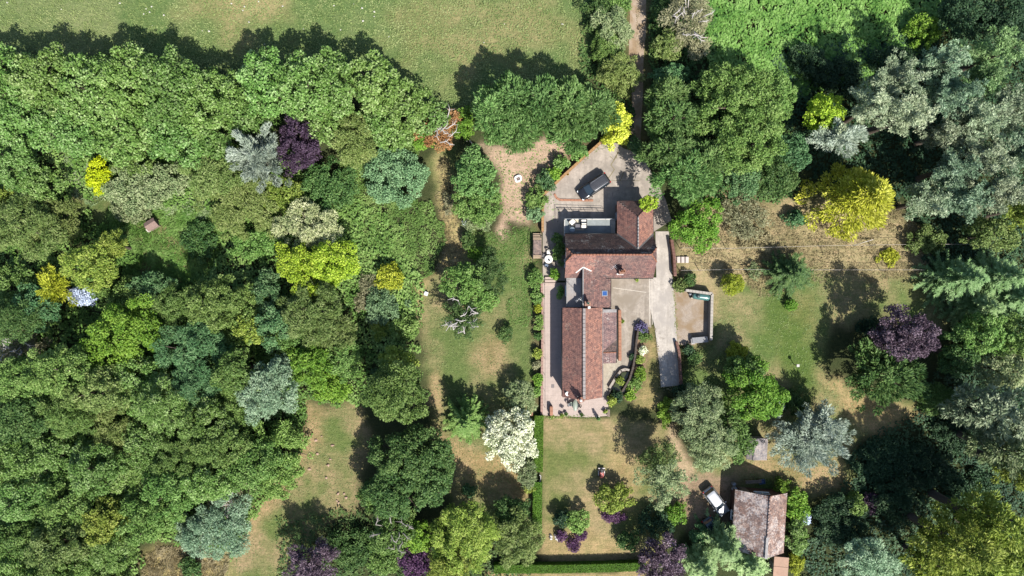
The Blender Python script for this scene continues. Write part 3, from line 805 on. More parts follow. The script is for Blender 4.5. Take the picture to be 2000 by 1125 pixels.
# walls
m = MB(); yz = [(1.62,-.2),(7.05,-.2),(7.05,3.18),(5.3,5.1),(3.45,5.1),(1.62,3.18)]
m.grid([[L((x,y,z)) for y, z in yz] for x in (7.35,18.85)], smooth=False); m.build('wall', BRICK, ho)
m = MB(); m.prism([L((x,y,0))[:2] for x, y in ((14.45,7.0),(18.80,7.0),(18.80,11.52),(14.45,11.52))], -.2, 3.18); m.build('wall', BRICK, ho)
m = MB(); xz = [(9.46,-.2),(13.08,-.2),(13.08,2.9),(9.46,4.5)]
m.grid([[L((x,y,z)) for x, z in xz] for y in (-2.45,1.7)], smooth=False); m.build('wall', RENDER, ho)
m = MB(); m.prism([L((x,y,0))[:2] for x, y in ((7.5,-2.5),(9.44,-2.5),(9.44,1.68),(7.5,1.68))], -.2, 3.02); m.build('wall', RENDER, ho)
for p, w, h, ax in (((15.3,1.6,1.5),1.2,1.1,(0,-1)),((17.5,1.6,1.5),1.2,1.1,(0,-1)),((18.87,4.3,1.5),1.1,1.1,(1,0)),((18.82,9.4,1.5),1.3,1.1,(1,0)),
                   ((16.6,11.54,1.6),1.4,1.1,(0,1)),((7.33,5.6,1.6),1.0,1.1,(-1,0)),((7.33,3.4,1.6),1.0,1.1,(-1,0)),((7.33,4.4,3.9),.8,.8,(-1,0)),
                   ((9.2,7.07,2.4),1.0,.8,(0,1)),((7.48,-.4,1.6),1.3,1.1,(-1,0)),((13.1,-1.4,1.6),.9,1.0,(1,0)),((11.7,7.07,2.4),1.0,.8,(0,1))):
    window(ho, L(p), w, h, ax)
door(ho, L((13.12,.2,1.0)), .95, 2.0, (1,0), plain('door_paint', (.16,.2,.18), .5))
door(ho, L((14.43,9.9,1.05)), 1.1, 2.1, (-1,0), plain('pale_blue_door', (.42,.52,.60), .4))
# skylight on the link slope
c = P(1180.7,573,3.5); sl = math.atan2(1.72, 3.89)
fr = MB(); gl = MB()
def SL(u, w, t):   # u down slope, w along y, t off the slope
    return L((c.x + u*math.cos(sl) + t*math.sin(sl), c.y + w, 4.72 - (c.x + u*math.cos(sl) - 9.45)*math.tan(sl) + t*math.cos(sl)))
for (u0,u1,w0,w1) in ((-.42,-.34,-.36,.36),(.34,.42,-.36,.36),(-.34,.34,-.36,-.29),(-.34,.34,.29,.36)):
    fr.grid([[SL(u0,w0,t),SL(u1,w0,t),SL(u1,w1,t),SL(u0,w1,t)] for t in (0,.10)], smooth=False)
gl.grid([[SL(-.34,-.29,t),SL(.34,-.29,t),SL(.34,.29,t),SL(-.34,.29,t)] for t in (.02,.07)], smooth=False)
sk = fr.build('skylight', plain('grey_frame', (.40,.44,.48), .4, .3), ho); gl.build('pane', plain('blue_glass', (.035,.10,.30), .12, 0, 0, .7), sk)
# chimneys and aerials
chimney(ho, L((14.5,2.15,0)), .62, .52, 3.2, 5.75, [(-.14,0),(.16,.05)], .1)
m = MB(); m.box(L((14.45,1.86,4.1)), (.9,.24,.10)); m.build('flashing', plain('pale_lead', (.62,.56,.54), .7), ho)
def aerial(parent, base, top, bars):
    m = MB(); m.tube([base, top], .028, 5)
    t = Vector(top); d = Vector((.8,.5,0))
    m.tube([t - d*.6, t + d*.5], .018, 4)
    for k in range(bars):
        p = t + d*(-.55 + k*1.0/bars); s = Vector((-.5,.8,0))*.28
        m.tube([p - s, p + s], .012, 4)
    m.build('aerial', plain('aerial_metal', (.62,.62,.64), .35, .7), parent)
aerial(ho, L((14.3,2.3,4.6)), L((13.3,2.85,6.3)), 5)
gutter(ho, L((11.2,1.30,3.22)), L((19.05,1.30,3.22))); gutter(ho, L((7.1,7.34,3.22)), L((14.15,7.34,3.22))); gutter(ho, L((19.08,11.7,3.2)), L((19.08,7.4,3.2)))
gutter(ho, L((13.39,1.2,2.95)), L((13.39,-2.6,2.95)))

# ---------------------------------------------------------------- barn range
ba = empty('barn', (10, -8.5, 0)); O = Vector((10,-8.5,0))
tag(ba, 'long low barn range with orange tiled roof and grey ridge joined to the house', 'barn')
v = LP([(6.79,-2.66,3.3),(9.53,-2.66,5.35),(12.22,-2.66,3.34),(6.79,-14.72,3.3),(9.53,-14.85,5.35),(12.22,-14.75,3.34)])
roof_mb(v, [(0,1,4,3)]).build('roof', TILE_RED, ba); roof_mb(v, [(1,2,5,4)]).build('roof', TILE_BARN, ba)
m = MB()
for i in range(24):
    y0 = -2.66 - i*.5; m.box(L((9.53,y0-.25,5.37)), (.36,.47,.10), 0, .03)
m.build('ridge_flashing', surf('ridge_lead', (.36,.32,.30), (.25,.22,.21), 4, .6, .2), ba)
v = LP([(12.22,-3.0,3.28),(14.22,-3.0,2.55),(12.22,-8.55,3.28),(14.22,-7.05,2.55),(14.22,-8.75,2.2),(12.22,-8.75,2.9)])
roof_mb(v, [(0,1,3,2)]).build('roof', TILE_LEAN, ba)
roof_mb(v, [(2,3,4,5)]).build('roof', TILE_NORTH, ba)
v = LP([(12.24,-8.8,2.85),(14.22,-8.8,2.25),(14.18,-10.25,2.25),(12.24,-10.25,2.85)])
roof_mb(v, [(0,1,2,3)]).build('roof', TILE_LEAN, ba)
m = MB(); m.bar(L((12.3,-3.1,3.3)), L((14.2,-3.1,2.62)), .42, .05); m.bar(L((12.24,-2.7,3.36)), L((12.24,-14.7,3.36)), .07, .06); m.build('flashing', LEAD, ba)
ridge_line(ba, LP([(12.3,-8.77,2.92),(14.2,-8.77,2.3)]), RIDGE, .08)
m = MB(); xz = [(7.02,-.2),(12.0,-.2),(12.0,3.28),(9.52,5.15),(7.02,3.28)]
m.grid([[L((x,y,z)) for x, z in xz] for y in (-14.5,-2.85)], smooth=False); m.build('wall', BRICK, ba)
m = MB(); m.prism([L((x,y,0))[:2] for x, y in ((11.9,-10.1),(14.0,-10.1),(14.0,-3.12),(11.9,-3.12))], -.2, 2.3); m.build('wall', RENDER, ba)
for p, w, h, ax in (((7.0,-4.6,1.6),1.2,1.2,(-1,0)),((7.0,-7.4,1.6),1.2,1.2,(-1,0)),((7.0,-12.6,1.6),1.2,1.2,(-1,0)),((14.02,-4.6,1.4),1.1,.9,(1,0)),((14.02,-6.6,1.4),1.1,.9,(1,0)),
                   ((12.02,-12.4,1.5),1.2,1.1,(1,0)),((10.6,-14.52,1.5),1.3,1.2,(0,-1)),((9.5,-14.52,3.9),.7,.7,(0,-1))):
    window(ba, L(p), w, h, ax)
door(ba, L((7.0,-10.0,1.05)), 1.3, 2.1, (-1,0), plain('blue_door', (.06,.16,.38), .5))
chimney(ba, L((9.95,-2.05,0)), .62, .50, 2.2, 5.9, [(.0,.05)], 0, BRICK, plain('green_pot', (.10,.17,.12), .6))
aerial(ba, L((9.75,-2.0,5.2)), L((8.75,-1.4,6.4)), 5)
m = MB(); m.box(L((10.15,-2.55,5.55)), (.34,.34,.5), 0, .05); m.build('vent_cowl', plain('white_mortar', (.7,.67,.62), .8), ba)
chimney(ba, L((9.02,-14.75,0)), .66, .50, 1.8, 5.75, [(0,0)], .5, BRICK, plain('white_pot', (.78,.76,.72), .6))
m = MB(); m.tube([L((8.6,-14.2,4.3)), L((8.62,-14.22,6.2))], .03, 5); m.build('aerial', plain('aerial_metal', (.62,.62,.64), .35, .7), ba)
m = MB(); m.lathe([(.05,0),(.16,.03),(.27,.10),(.29,.13),(.26,.12),(.15,.06),(.05,.03)], L((7.45,-14.2,3.75)), 12); m.tube([L((7.45,-14.2,3.6)), L((7.45,-14.2,3.8))], .03, 5)
m.build('satellite_dish', WHITE, ba)
gutter(ba, L((6.74,-2.7,3.2)), L((6.74,-14.6,3.2))); gutter(ba, L((12.27,-10.4,3.22)), L((12.27,-14.7,3.22))); gutter(ba, L((14.27,-3.0,2.48)), L((14.27,-10.2,2.2)))

# ---------------------------------------------------------------- garage
g0 = Vector((33.6,-31.5,0)); ga = empty('garage', g0, R(-3.6))
tag(ga, 'lichen speckled brown tiled garage at the bottom right beside the white car', 'garage')
RUST = tiles('lichen_tiles', (.235,.130,.100), (.190,.108,.086), (.290,.215,.185), (.58,.53,.51), .44, .34, .30)
RUST2 = tiles('rusty_tiles', (.235,.132,.100), (.19,.11,.086), (.29,.212,.18), (.54,.48,.45), .50, .34, .30)
hx, hn, hs = 3.52, 3.9, -4.25
v = [(-hx,hn,2.6),(.25,hn+.05,5.2),(hx,hn,2.75),(-hx,hs,2.6),(.25,hs-.05,5.2),(hx,hs,2.75)]
roof_mb(v, [(0,1,4,3)]).build('roof', RUST, ga); roof_mb(v, [(1,2,5,4)]).build('roof', RUST2, ga)
ridge_line(ga, [(.25,hn,5.23),(.25,-1.5,5.23)], RUST2, .11)
m = MB(); m.bar((.25,-1.5,5.26), (.25,hs-.05,5.26), .34, .06); m.build('ridge_flashing', LEAD, ga)
m = MB(); xz = [(-3.25,-.2),(3.25,-.2),(3.25,2.72),(.25,5.02),(-3.25,2.62)]
m.grid([[(x,y,z) for x, z in xz] for y in (hs+.25,hn-.3)], smooth=False); m.build('wall', tiles('dark_boards', (.12,.06,.04), (.10,.05,.035), (.15,.08,.055), (.2,.12,.09), .8, .18, 3.0), ga)
window(ga, (.2,hn-.28,2.6), 1.9, .8, (0,1)); window(ga, (-3.27,0,1.4), 1.2, .9, (-1,0)); window(ga, (3.27,0.6,1.4), 1.2, .9, (1,0))
door(ga, (-1.9,hn-.28,1.05), 1.0, 2.1, (0,1), WOOD)
door(ga, (0.2,hs+.22,1.1), 2.4, 2.2, (0,-1), WOOD)

# lean-to south of the garage
c = P(1525,1107,1.9); lt = empty('lean_to_shed', (c.x,c.y,0), R(-4))
tag(lt, 'small flat tan roofed shed tucked below the garage at the bottom edge', 'shed')
TAN = surf('tan_sheet', (.47,.30,.215), (.39,.245,.175), 3, .85, .3, (.42,.28,.20), .6)
m = MB(); m.grid([[(-.98,1.35,z),(.98,1.35,z+.12),(.98,-1.5,z+.12),(-.98,-1.5,z)] for z in (1.85,1.93)], smooth=False)
for y in (-.02,): m.bar((-.98,y,1.95), (.98,y,2.07), .06, .04)
m.build('roof', TAN, lt)
m = MB(); m.prism([(-.85,-1.35),(.85,-1.35),(.85,1.2),(-.85,1.2)], -.1, 1.84); m.build('wall', WOOD, lt)
door(lt, (-.87,0,.9), .8, 1.7, (-1,0), WOODGREY)

# grey boarded shed
c = P(1479,877,2.0); sh = empty('garden_shed', (c.x,c.y,0), R(-3))
tag(sh, 'grey boarded garden shed with pitched roof beside the pale blue cedar', 'shed')
v = [(-1.35,1.5,1.75),(-.55,1.5,2.35),(1.45,1.5,1.85),(-1.35,-1.5,1.75),(-.55,-1.5,2.35),(1.45,-1.5,1.85)]
roof_mb(v, [(0,1,4,3)], .06).build('roof', WOODGREY, sh); roof_mb(v, [(1,2,5,4)], .06).build('roof', WOODGREY, sh)
m = MB(); m.grid([[(x,y,z) for x, z in ((-1.2,-.1),(1.3,-.1),(1.3,1.82),(-.55,2.24),(-1.2,1.76))] for y in (-1.35,1.35)], smooth=False); m.build('wall', WOODGREY, sh)
door(sh, (-.1,-1.37,.9), .8, 1.7, (0,-1), WOOD); window(sh, (-1.22,0,1.15), .8, .6, (-1,0))
m = MB(); m.bar((-.55,1.52,2.39), (-.55,-1.52,2.39), .12, .05); m.build('ridge_board', WOODGREY, sh)

# rustic hut in the clearing
c = P(293,437,1.5); rh = empty('rustic_hut', (c.x,c.y,0), R(32))
tag(rh, 'tiny rustic hut with weathered brown roof in the western clearing', 'hut')
v = [(-.85,.6,1.25),(-.85,0,1.6),(-.85,-.75,1.2),(.75,.6,1.25),(.75,0,1.6),(.75,-.75,1.2)]
roof_mb(v, [(0,1,4,3),(1,2,5,4)], .06).build('roof', surf('hut_roof', (.30,.205,.175), (.20,.135,.11), 8, .9, .6), rh)
m = MB(); m.grid([[(x,y,z) for y, z in ((-.6,-.1),(.48,-.1),(.48,1.2),(0,1.5),(-.6,1.16))] for x in (-.7,.6)], smooth=False); m.build('wall', WOOD, rh)
m = MB(); m.box((-1.05,-.3,.5), (.35,.5,.5), .2, .04); m.build('porch_box', plain('pale_box', (.66,.62,.52), .8), rh)

# ================================================================== TERRACE, WALLS, RAILS
te = empty('raised_terrace', P(1150,442,0)); O = te.location.copy()
tag(te, 'grey raised terrace with pale edge against the north side of the house', 'terrace')
m = MB(); m.prism([L((x,y,0))[:2] for x, y in ((7.16,7.1),(14.2,7.1),(14.2,9.48),(7.16,9.48))], -.2, 1.55); m.build('base', RENDER, te)
m = MB(); m.prism([L((x,y,0))[:2] for x, y in ((7.28,7.1),(13.6,7.1),(13.6,9.36),(7.28,9.36))], 1.551, 1.575); m.build('paving', surf('grey_deck', (.30,.33,.325), (.25,.275,.27), 2, .85, .2), te)
m = MB(); m.box(L((10.6,9.42,1.62)), (6.9,.12,.14)); m.box(L((7.22,8.3,1.62)), (.12,2.3,.14)); m.build('coping', plain('coping_stone', (.58,.56,.51), .85), te)
m = MB()
for x in (7.22,9.0,10.8,12.6): m.box(L((x+.2,9.42,2.1)), (.05,.05,.95))
m.bar(L((7.2,9.42,2.55)), L((13.6,9.42,2.55)), .05, .04); m.build('railing', plain('steel_rail', (.45,.47,.48), .4, .6), te)

def wall_path(name, pts, w, h, mat, label, cat='wall', cap=None, capmat=None, z0=-.2):
    m = MB(); k = MB()
    q = [P(x, y, h) for x, y in pts]
    c = q[0].copy(); c.z = 0
    root = empty(name, c); tag(root, label, cat)
    for a, b in zip(q[:-1], q[1:]):
        a0 = a - c; b0 = b - c; d = (b0 - a0).normalized()*w*.25
        m.bar((a0.x-d.x, a0.y-d.y, (h+z0)/2), (b0.x+d.x, b0.y+d.y, (h+z0)/2), w, h - z0)
        if cap:
            n = max(1, int((b0 - a0).length/.45))
            for i in range(n):
                p = a0 + (b0 - a0)*(i/n); s = a0 + (b0 - a0)*((i + .94)/n)
                k.bar((p.x, p.y, h + cap/2 + .003), (s.x, s.y, h + cap/2 + .003), w + .08, cap)
    m.build('wall', mat, root)
    if cap: k.build('coping', capmat or RIDGE, root)
    return root
COPE = surf('brick_coping', (.42,.21,.13), (.33,.16,.10), 5, .9, .4)
wall_path('garden_wall', [(1178,274),(1136,311),(1102,342),(1063,379),(1060,410),(1060,452)], .26, 1.0, BRICK, 'low brick garden wall running diagonally along the parking yard', cap=.07, capmat=surf('timber_coping', (.42,.25,.11), (.32,.18,.08), 5, .9, .4))
wall_path('garden_wall', [(1312,468),(1317,500),(1319,538)], .3, 1.0, BRICK, 'low dark brick wall along the drive by the short flight of steps', cap=.07, capmat=surf('dark_coping', (.20,.10,.08), (.15,.08,.06), 5, .9, .4))
wall_path('garden_wall', [(1058,548),(1060,620),(1059,700),(1058,812)], .24, .55, BRICK, 'long low brick wall edging the west terrace', cap=.06, capmat=surf('pink_coping', (.40,.26,.21), (.32,.20,.165), 5, .9, .3))
wall_path('garden_wall', [(1210.5,606),(1211,650),(1211,704)], .32, .8, BRICK, 'straight brick wall in front of the barn lean-to', cap=.06, capmat=COPE)
wall_path('garden_wall', [(1331,752),(1327,690),(1322,668)], .25, .7, BRICK, 'short dark brick wall at the lower end of the drive', cap=.05, capmat=surf('dark_coping', (.20,.10,.08), (.15,.08,.06), 5, .9, .4))
wall_path('bay_wall', [(1340,567),(1391,574),(1389,664)], .28, 1.3, surf('grey_block', (.36,.33,.29), (.28,.255,.22), 4, .9, .4), 'grey block wall around two sides of the gravel bay', cap=.05, capmat=surf('block_coping', (.46,.42,.36), (.38,.34,.30), 4, .9, .3))
wall_path('tank_screen', [(1350,582),(1380,586)], .12, .5, plain('pale_block', (.52,.46,.38), .9), 'low pale screen wall in front of the green gas tank')
wall_path('yard_kerb', [(1083,379),(1087,387),(1094,390.5),(1150,391.5),(1158,391.5)], .22, .10, COPE, 'curved red brick kerb across the parking yard', 'kerb', .03, COPE)
wall_path('bed_wall', [(1247,642),(1243,668),(1241,692),(1237,716),(1230,740),(1216,764)], .18, .85, surf('bed_stone_shade', (.16,.12,.10), (.11,.08,.065), 4, .9, .4), 'retaining wall along the flower bed, coloured dark to stand for its shadow', cap=.04, capmat=surf('bed_cope_shade', (.10,.08,.065), (.07,.055,.045), 5, .9, .3))  # stone and coping coloured dark to paint the shadow band beside the bed
wall_path('pond_rim', [(1191,757),(1203,737),(1213,724),(1221,721),(1229,723)], .30, .55, surf('pond_stone', (.42,.37,.32), (.33,.29,.25), 4, .9, .3), 'curved pale stone rim of the garden pond', 'pond edge')
wall_path('patio_pier', [(1077,795),(1077,811)], .34, .9, BRICK, 'short brick pier wall at the foot of the terrace', cap=.06, capmat=COPE)
wall_path('patio_wall', [(1038,811),(1038,797)], .3, .8, BRICK, 'small brick side wall by the white flowering tree', cap=.06, capmat=COPE)
sheet('pond', [(1195,760),(1206,739),(1215,727),(1229,726),(1238,738),(1226,758),(1206,778),(1196,772)], .2, plain('pond_water', (.05,.06,.02), .08, 0, 0, .6))

def railing(name, pts, h, step, label, mat=BLACK, rails=(1.0,.5), r=.022):
    q = [P(x, y, 0) for x, y in pts]; c = q[0].copy()
    root = empty(name, c); tag(root, label, 'railing')
    rl = MB()
    for a, b in zip(q[:-1], q[1:]):
        a0 = a - c; b0 = b - c; n = max(1, round((b0 - a0).length/step))
        for f in rails: rl.bar((a0.x, a0.y, h*f), (b0.x, b0.y, h*f), r*1.6, r*1.6)
        for i in range(n + 1):
            if i == 0 and a is not q[0]: continue
            p = a0 + (b0 - a0)*(i/n)
            m = MB(); m.tube([(p.x, p.y, -.1), (p.x, p.y, h + .02)], r, 6); m.build('post', mat, root)
    rl.build('rail', mat, root)
    return root
railing('iron_railing', [(1088.5,434),(1089,409),(1181,412)], 1.0, 1.75, 'thin black iron railing around the sunken area north of the terrace')
railing('terrace_railing', [(1063,555),(1063,612),(1064,700),(1064,795)], .9, 2.05, 'row of dark iron posts and rail along the west terrace wall', BLACK, (.97,), .025)

# wire and rail fences on the east slope
def wire_fence(name, pts, h, label, posts):
    q = [P(x, y, h) for x, y in pts]; c = q[0].copy(); c.z = 0
    root = empty(name, c); tag(root, label, 'fence')
    m = MB()
    for a, b in zip(q[:-1], q[1:]): m.bar(a - c, b - c, .028, .03)
    m.build('rail', plain('fence_rail', (.50,.45,.40), .7), root)
    for x, y in posts:
        p = P(x, y, h) - c
        k = MB(); k.tube([(p.x, p.y, -.1), (p.x, p.y, h+.06)], [.06, .05], 6); k.build('post', WOOD, root)
wire_fence('wire_fence', [(1332,484),(1425,485),(1500,483),(1610,480),(1668,479),(1800,477),(1905,477)], 1.5, 'northern of two pale rail fences crossing the dry grass', [(1333,484),(1425,485),(1500,483),(1610,480),(1710,478),(1800,477),(1905,477)])
wire_fence('wire_fence', [(1331,528),(1371,527.5),(1430,526),(1540,527),(1650,527),(1755,527),(1806,527)], 1.5, 'southern of two pale rail fences below the dry grass', [(1332,528),(1371,527.5),(1430,526),(1540,527),(1655,527),(1730,527),(1806,527)])
q = MB(); a = P(1668,479,1.5); b = P(1712,467,1.1); 
fr_ = empty('fallen_rail', (a.x, a.y, 0)); q.bar((0,0,1.5), (b.x-a.x, b.y-a.y, .2), .07, .05); q.build('rail', plain('pale_rail', (.66,.60,.54), .6), fr_)
tag(fr_, 'loose pale rail slanting off the northern fence', 'rail')

# garden steps and wooden bridge
def steps(name, px, py, w, run, n, along, mat, label, rise=.16, z=0):
    c = P(px, py, 0); root = empty(name, c, along); tag(root, label, 'steps')
    for i in range(n):
        m = MB(); m.box(((i - (n-1)/2)*run, 0, z + rise*(i + 1)/2 - .1), (run*.80, w, rise*(i + 1) + .2), 0, .02); m.build('step', mat, root)
    return root
steps('garden_steps', 1329, 507.5, .85, .56, 4, 0, plain('pale_step', (.62,.53,.48), .9), 'short flight of pale steps between drive and dry grass', .10)
steps('garden_steps', 1076, 549, 1.7, .42, 3, R(90), plain('pink_step', (.50,.39,.33), .9), 'three wide pinkish steps at the top of the west terrace', .12)
br = empty('wooden_bridge', P(1049,484,0)); tag(br, 'weathered wooden bridge with steps at both ends beside the yard wall', 'bridge')
m = MB()
for i in range(9): m.box((-.48 + i*.12, 0, .92), (.108, 2.0, .05))
m.build('deck', tiles('deck_boards', (.26,.19,.16), (.22,.16,.135), (.30,.22,.19), (.34,.28,.25), .8, .12, 2.4), br)
for s, k in ((1,0),(1,1),(1,2),(1,3),(-1,0),(-1,1)):
    m = MB(); m.box((0, s*(1.17 + .24*k), .80 - .17*k), (1.15, .20, .06)); m.build('step', plain('step_wood', (.42,.31,.21), .85), br)
m = MB(); m.box((-.58, 0, .45), (.07, 3.2, .8)); m.box((.6, 0, .45), (.07, 3.2, .8)); m.build('stringer', WOOD, br)
m = MB(); arc = [(-.62, -2.2, .6), (-.62, -1.6, 1.1), (-.62, -.8, 1.5), (-.62, .2, 1.65), (-.62, 1.1, 1.45), (-.62, 1.8, 1.1), (-.62, 2.2, .6)]
m.tube(arc, .035, 6)
for a in arc[1:-1]: m.tube([(a[0], a[1], .4), a], .025, 5)
for a, b in zip(arc[1:-2], arc[2:-1]): m.tube([(a[0], a[1], .7), b], .02, 4)
m.build('railing', BLACK, br)

# clipped hedges
def hedge(name, pts, w, h, label, seed):
    rng = np.random.default_rng(seed)
    q = [P(x, y, h) for x, y in pts]; c = q[0].copy(); c.z = 0
    root = empty(name, c); tag(root, label, 'hedge')
    m = MB(); Cs = []; Ns = []
    for a, b in zip(q[:-1], q[1:]):
        a0 = a - c; b0 = b - c; d = (b0 - a0); ln = d.length; d.normalize(); s = Vector((-d.y, d.x, 0))
        m.bar((a0.x, a0.y, h/2 - .1), (b0.x, b0.y, h/2 - .1), w - .14, h - .06)
        n = int(ln*w*260); t = rng.random(n)*ln; u = rng.uniform(-.5, .5, n)*w
        Cs.append(np.stack([a0.x + d.x*t + s.x*u, a0.y + d.y*t + s.y*u, h - .03 + rng.normal(0, .02, n)], 1)); Ns.append(np.tile([0, 0, 1.], (n, 1)))
        for sd in (-1, 1):
            n = int(ln*h*170); t = rng.random(n)*ln; zz = rng.uniform(.02, h, n)
            k = sd*(w/2 - .02) + rng.normal(0, .02, n)
            Cs.append(np.stack([a0.x + d.x*t + s.x*k, a0.y + d.y*t + s.y*k, zz], 1)); Ns.append(np.tile([s.x*sd, s.y*sd, .2], (n, 1)))
    C = np.concatenate(Cs); Nn = np.concatenate(Ns); n = len(C)
    Q = quads(C, rng.normal(0, 1, (n, 3)), Nn + rng.normal(0, .28, (n, 3)), rng.uniform(.10, .18, n), rng.uniform(.07, .12, n))
    t = .45*rng.random(n) + .55*vnoise(C[:, 0]*1.3 + 40, C[:, 1]*1.3 + 70, seed)
    link('foliage', qmesh(name, Q, t), leaf('hedge'), root)
    m.build('stem_core', surf('hedge_twigs', (.05,.09,.015), (.03,.06,.01), 6, .95, .3), root)
hedge('clipped_hedge', [(1052.5,812),(1051,922)], 1.25, 1.3, 'upper length of clipped bright green hedge beside the white flowering tree', 301)
hedge('clipped_hedge', [(1050,942),(1049,1042)], 1.25, 1.3, 'lower length of clipped bright green hedge below the garden gate', 302)
hedge('clipped_hedge', [(965,1112),(1080,1112),(1180,1110),(1262,1107)], 1.15, 1.3, 'long clipped green hedge along the bottom of the front lawn', 303)
gt = empty('garden_gate', P(1054,931,0)); tag(gt, 'small pale wooden gate standing in the gap of the clipped hedge', 'gate')
m = MB()
for x in (-.45, .45): m.box((0, x, .5), (.09, .09, 1.1), 0, .01)
m.build('post', WHITE, gt)
m = MB()
for i in range(6): m.box((.10, -.32 + i*.13, .5), (.03, .09, .85))
m.bar((.14, -.4, .25), (.14, .4, .75), .05, .07); m.build('leaf', plain('gate_wood', (.6,.56,.55), .7), gt)
# ================================================================== CARS
def car(name, px, py, ang, Lc, W, H, paint, label, bonnet=.25, boot=.04, roofbars=False, roofmat=None):
    """front towards +x; hull, glass house, roof, wheels, lamps, mirrors"""
    c = P(px, py, .8); root = empty(name, (c.x, c.y, 0), ang); tag(root, label, 'car')
    hl, hw = Lc/2, W/2; belt = H*.57
    rub = plain('tyre_rubber', (.015,.015,.015), .9); trim = plain('black_trim', (.02,.02,.022), .6)
    # hull: rings along the length
    st = [(-1, .80, .42, .80), (-.985, .90, .36, .95), (-.93, .965, .26, 1.0), (-.6, 1.0, .22, 1.02), (-.1, 1.0, .22, 1.0), (.35, 1.0, .22, .98), (.62, .985, .22, .94), (.84, .93, .26, .86), (.95, .80, .32, .76), (.99, .62, .40, .66), (1.0, .5, .46, .6)]
    rings = []
    for x, w, zl, zb in st:
        zt = belt*zb; y = hw*w; zl = zl*.9
        rings.append([(x*hl, -y*.90, zl), (x*hl, -y, zl + (zt - zl)*.35), (x*hl, -y*.985, zl + (zt - zl)*.72), (x*hl, -y*.90, zt - .015), (x*hl, -y*.62, zt + .02), (x*hl, 0, zt + .035),
                      (x*hl, y*.62, zt + .02), (x*hl, y*.90, zt - .015), (x*hl, y*.985, zl + (zt - zl)*.72), (x*hl, y, zl + (zt - zl)*.35), (x*hl, y*.90, zl)])
    m = MB(); m.grid(rings); m.build('body', paint, root)
    # glass house
    xb0, xf0 = -hl*(1 - boot) + .05, hl*(1 - 2*bonnet)
    xb1, xf1 = xb0 + .28, xf0 - H*.52
    yb, yt = hw*.90, hw*.70
    def ring(f, inset=0):
        x0 = xb0 + (xb1 - xb0)*f; x1 = xf0 + (xf1 - xf0)*f; y = yb + (yt - yb)*f - inset; z = belt - .02 + (H - .05 - belt)*f
        return [(x0, -y*.86, z), (x0 + .12, -y, z), (x1 - .25, -y, z), (x1 - .05, -y*.80, z), (x1, 0, z), (x1 - .05, y*.80, z), (x1 - .25, y, z), (x0 + .12, y, z), (x0, y*.86, z)]
    m = MB(); m.grid([ring(0), ring(.5), ring(.96)], smooth=False); m.build('glass', GLASS, root)
    # roof panel with rounded edge
    r0 = ring(.93); cx = (xb1 + xf1)/2
    def sc(k, z): return [(cx + (x - cx)*k, y*k, z) for x, y, _ in r0]
    m = MB(); m.grid([sc(1.02, H - .11), sc(1.03, H - .06), sc(.95, H - .012), sc(.6, H + .012), sc(.1, H + .018)]); m.build('roof', roofmat or paint, root)
    for s in (-1, 1):
        m = MB()
        m.bar((xf0 - .10, s*yb*.93, belt), (xf1 + .02, s*yt*.98, H - .09), .09, .05); m.build('windscreen_pillar', paint, root); m = MB(); m.bar((xb0 + .12, s*yb*.96, belt), (xb1 + .12, s*yt*1.0, H - .09), .16, .06)
        m.build('rear_pillar', paint, root); m = MB(); m.bar(((xb0 + xf0)/2 - .05, s*yb*.995, belt), ((xb1 + xf1)/2, s*yt*1.02, H - .09), .09, .04); m.build('door_pillar', paint, root)
    if roofbars:
        m = MB()
        for s in (-1, 1):
            m.bar((xb1 + .15, s*yt*.88, H + .045), (xf1 - .2, s*yt*.88, H + .045), .045, .035)
        m.build('roof_rail', plain('satin_rail', (.42,.43,.45), .35, .7), root)
        m = MB()
        for k in (-.5, -.17, .17, .5): m.bar((xb1 + .1, yt*k, H + .012), (xf1 - .15, yt*k, H + .012), .03, .02)
        m.build('roof_rib', trim, root)
    for sx in (.60, -.62):
        for s in (-1, 1):
            w = MB(); rr = .32
            w.grid([[(sx*hl + r*math.cos(t*.3927), s*(hw - .12 + dy), rr + r*math.sin(t*.3927)) for t in range(16)] for r, dy in ((rr*.7, -.10), (rr, -.08), (rr, .08), (rr*.72, .115))])
            wo = w.build('wheel', rub, root)
            k = MB(); k.grid([[(sx*hl + r*math.cos(t*.3927), s*(hw + dy), rr + r*math.sin(t*.3927)) for t in range(16)] for r, dy in ((.2, -.02), (.21, .005), (.06, .012))]); k.build('rim', plain('alloy', (.5,.5,.52), .3, .9), wo)
    for s in (-1, 1):
        m = MB(); m.box((hl*.90, s*hw*.66, belt*.70), (.30, .34, .16), s*-.45, .04); m.build('headlight', plain('lamp_glass', (.75,.78,.8), .1), root)
        m = MB(); m.box((-hl*.965, s*hw*.78, belt*.82), (.14, .22, .34), 0, .03); m.build('tail_light', plain('red_lamp', (.45,.02,.02), .15), root)
        m = MB(); m.box((xf0 - .35, s*(hw + .10), belt + .04), (.16, .22, .15), s*.15, .04); m.build('mirror', paint, root)
    m = MB(); m.box((hl*.985, 0, .38), (.06, W*.42, .16), 0, .02); m.box((-hl*.985, 0, .40), (.06, W*.6, .16), 0, .02); m.build('bumper', trim, root)
    m = MB()
    for k in (-.35, .2): m.bar((xf0 - .08, k*W*.6, belt + .045), (xf0 - .30, k*W*.6 + .42, belt + .16), .025, .02)
    m.build('wiper', trim, root)
    return root

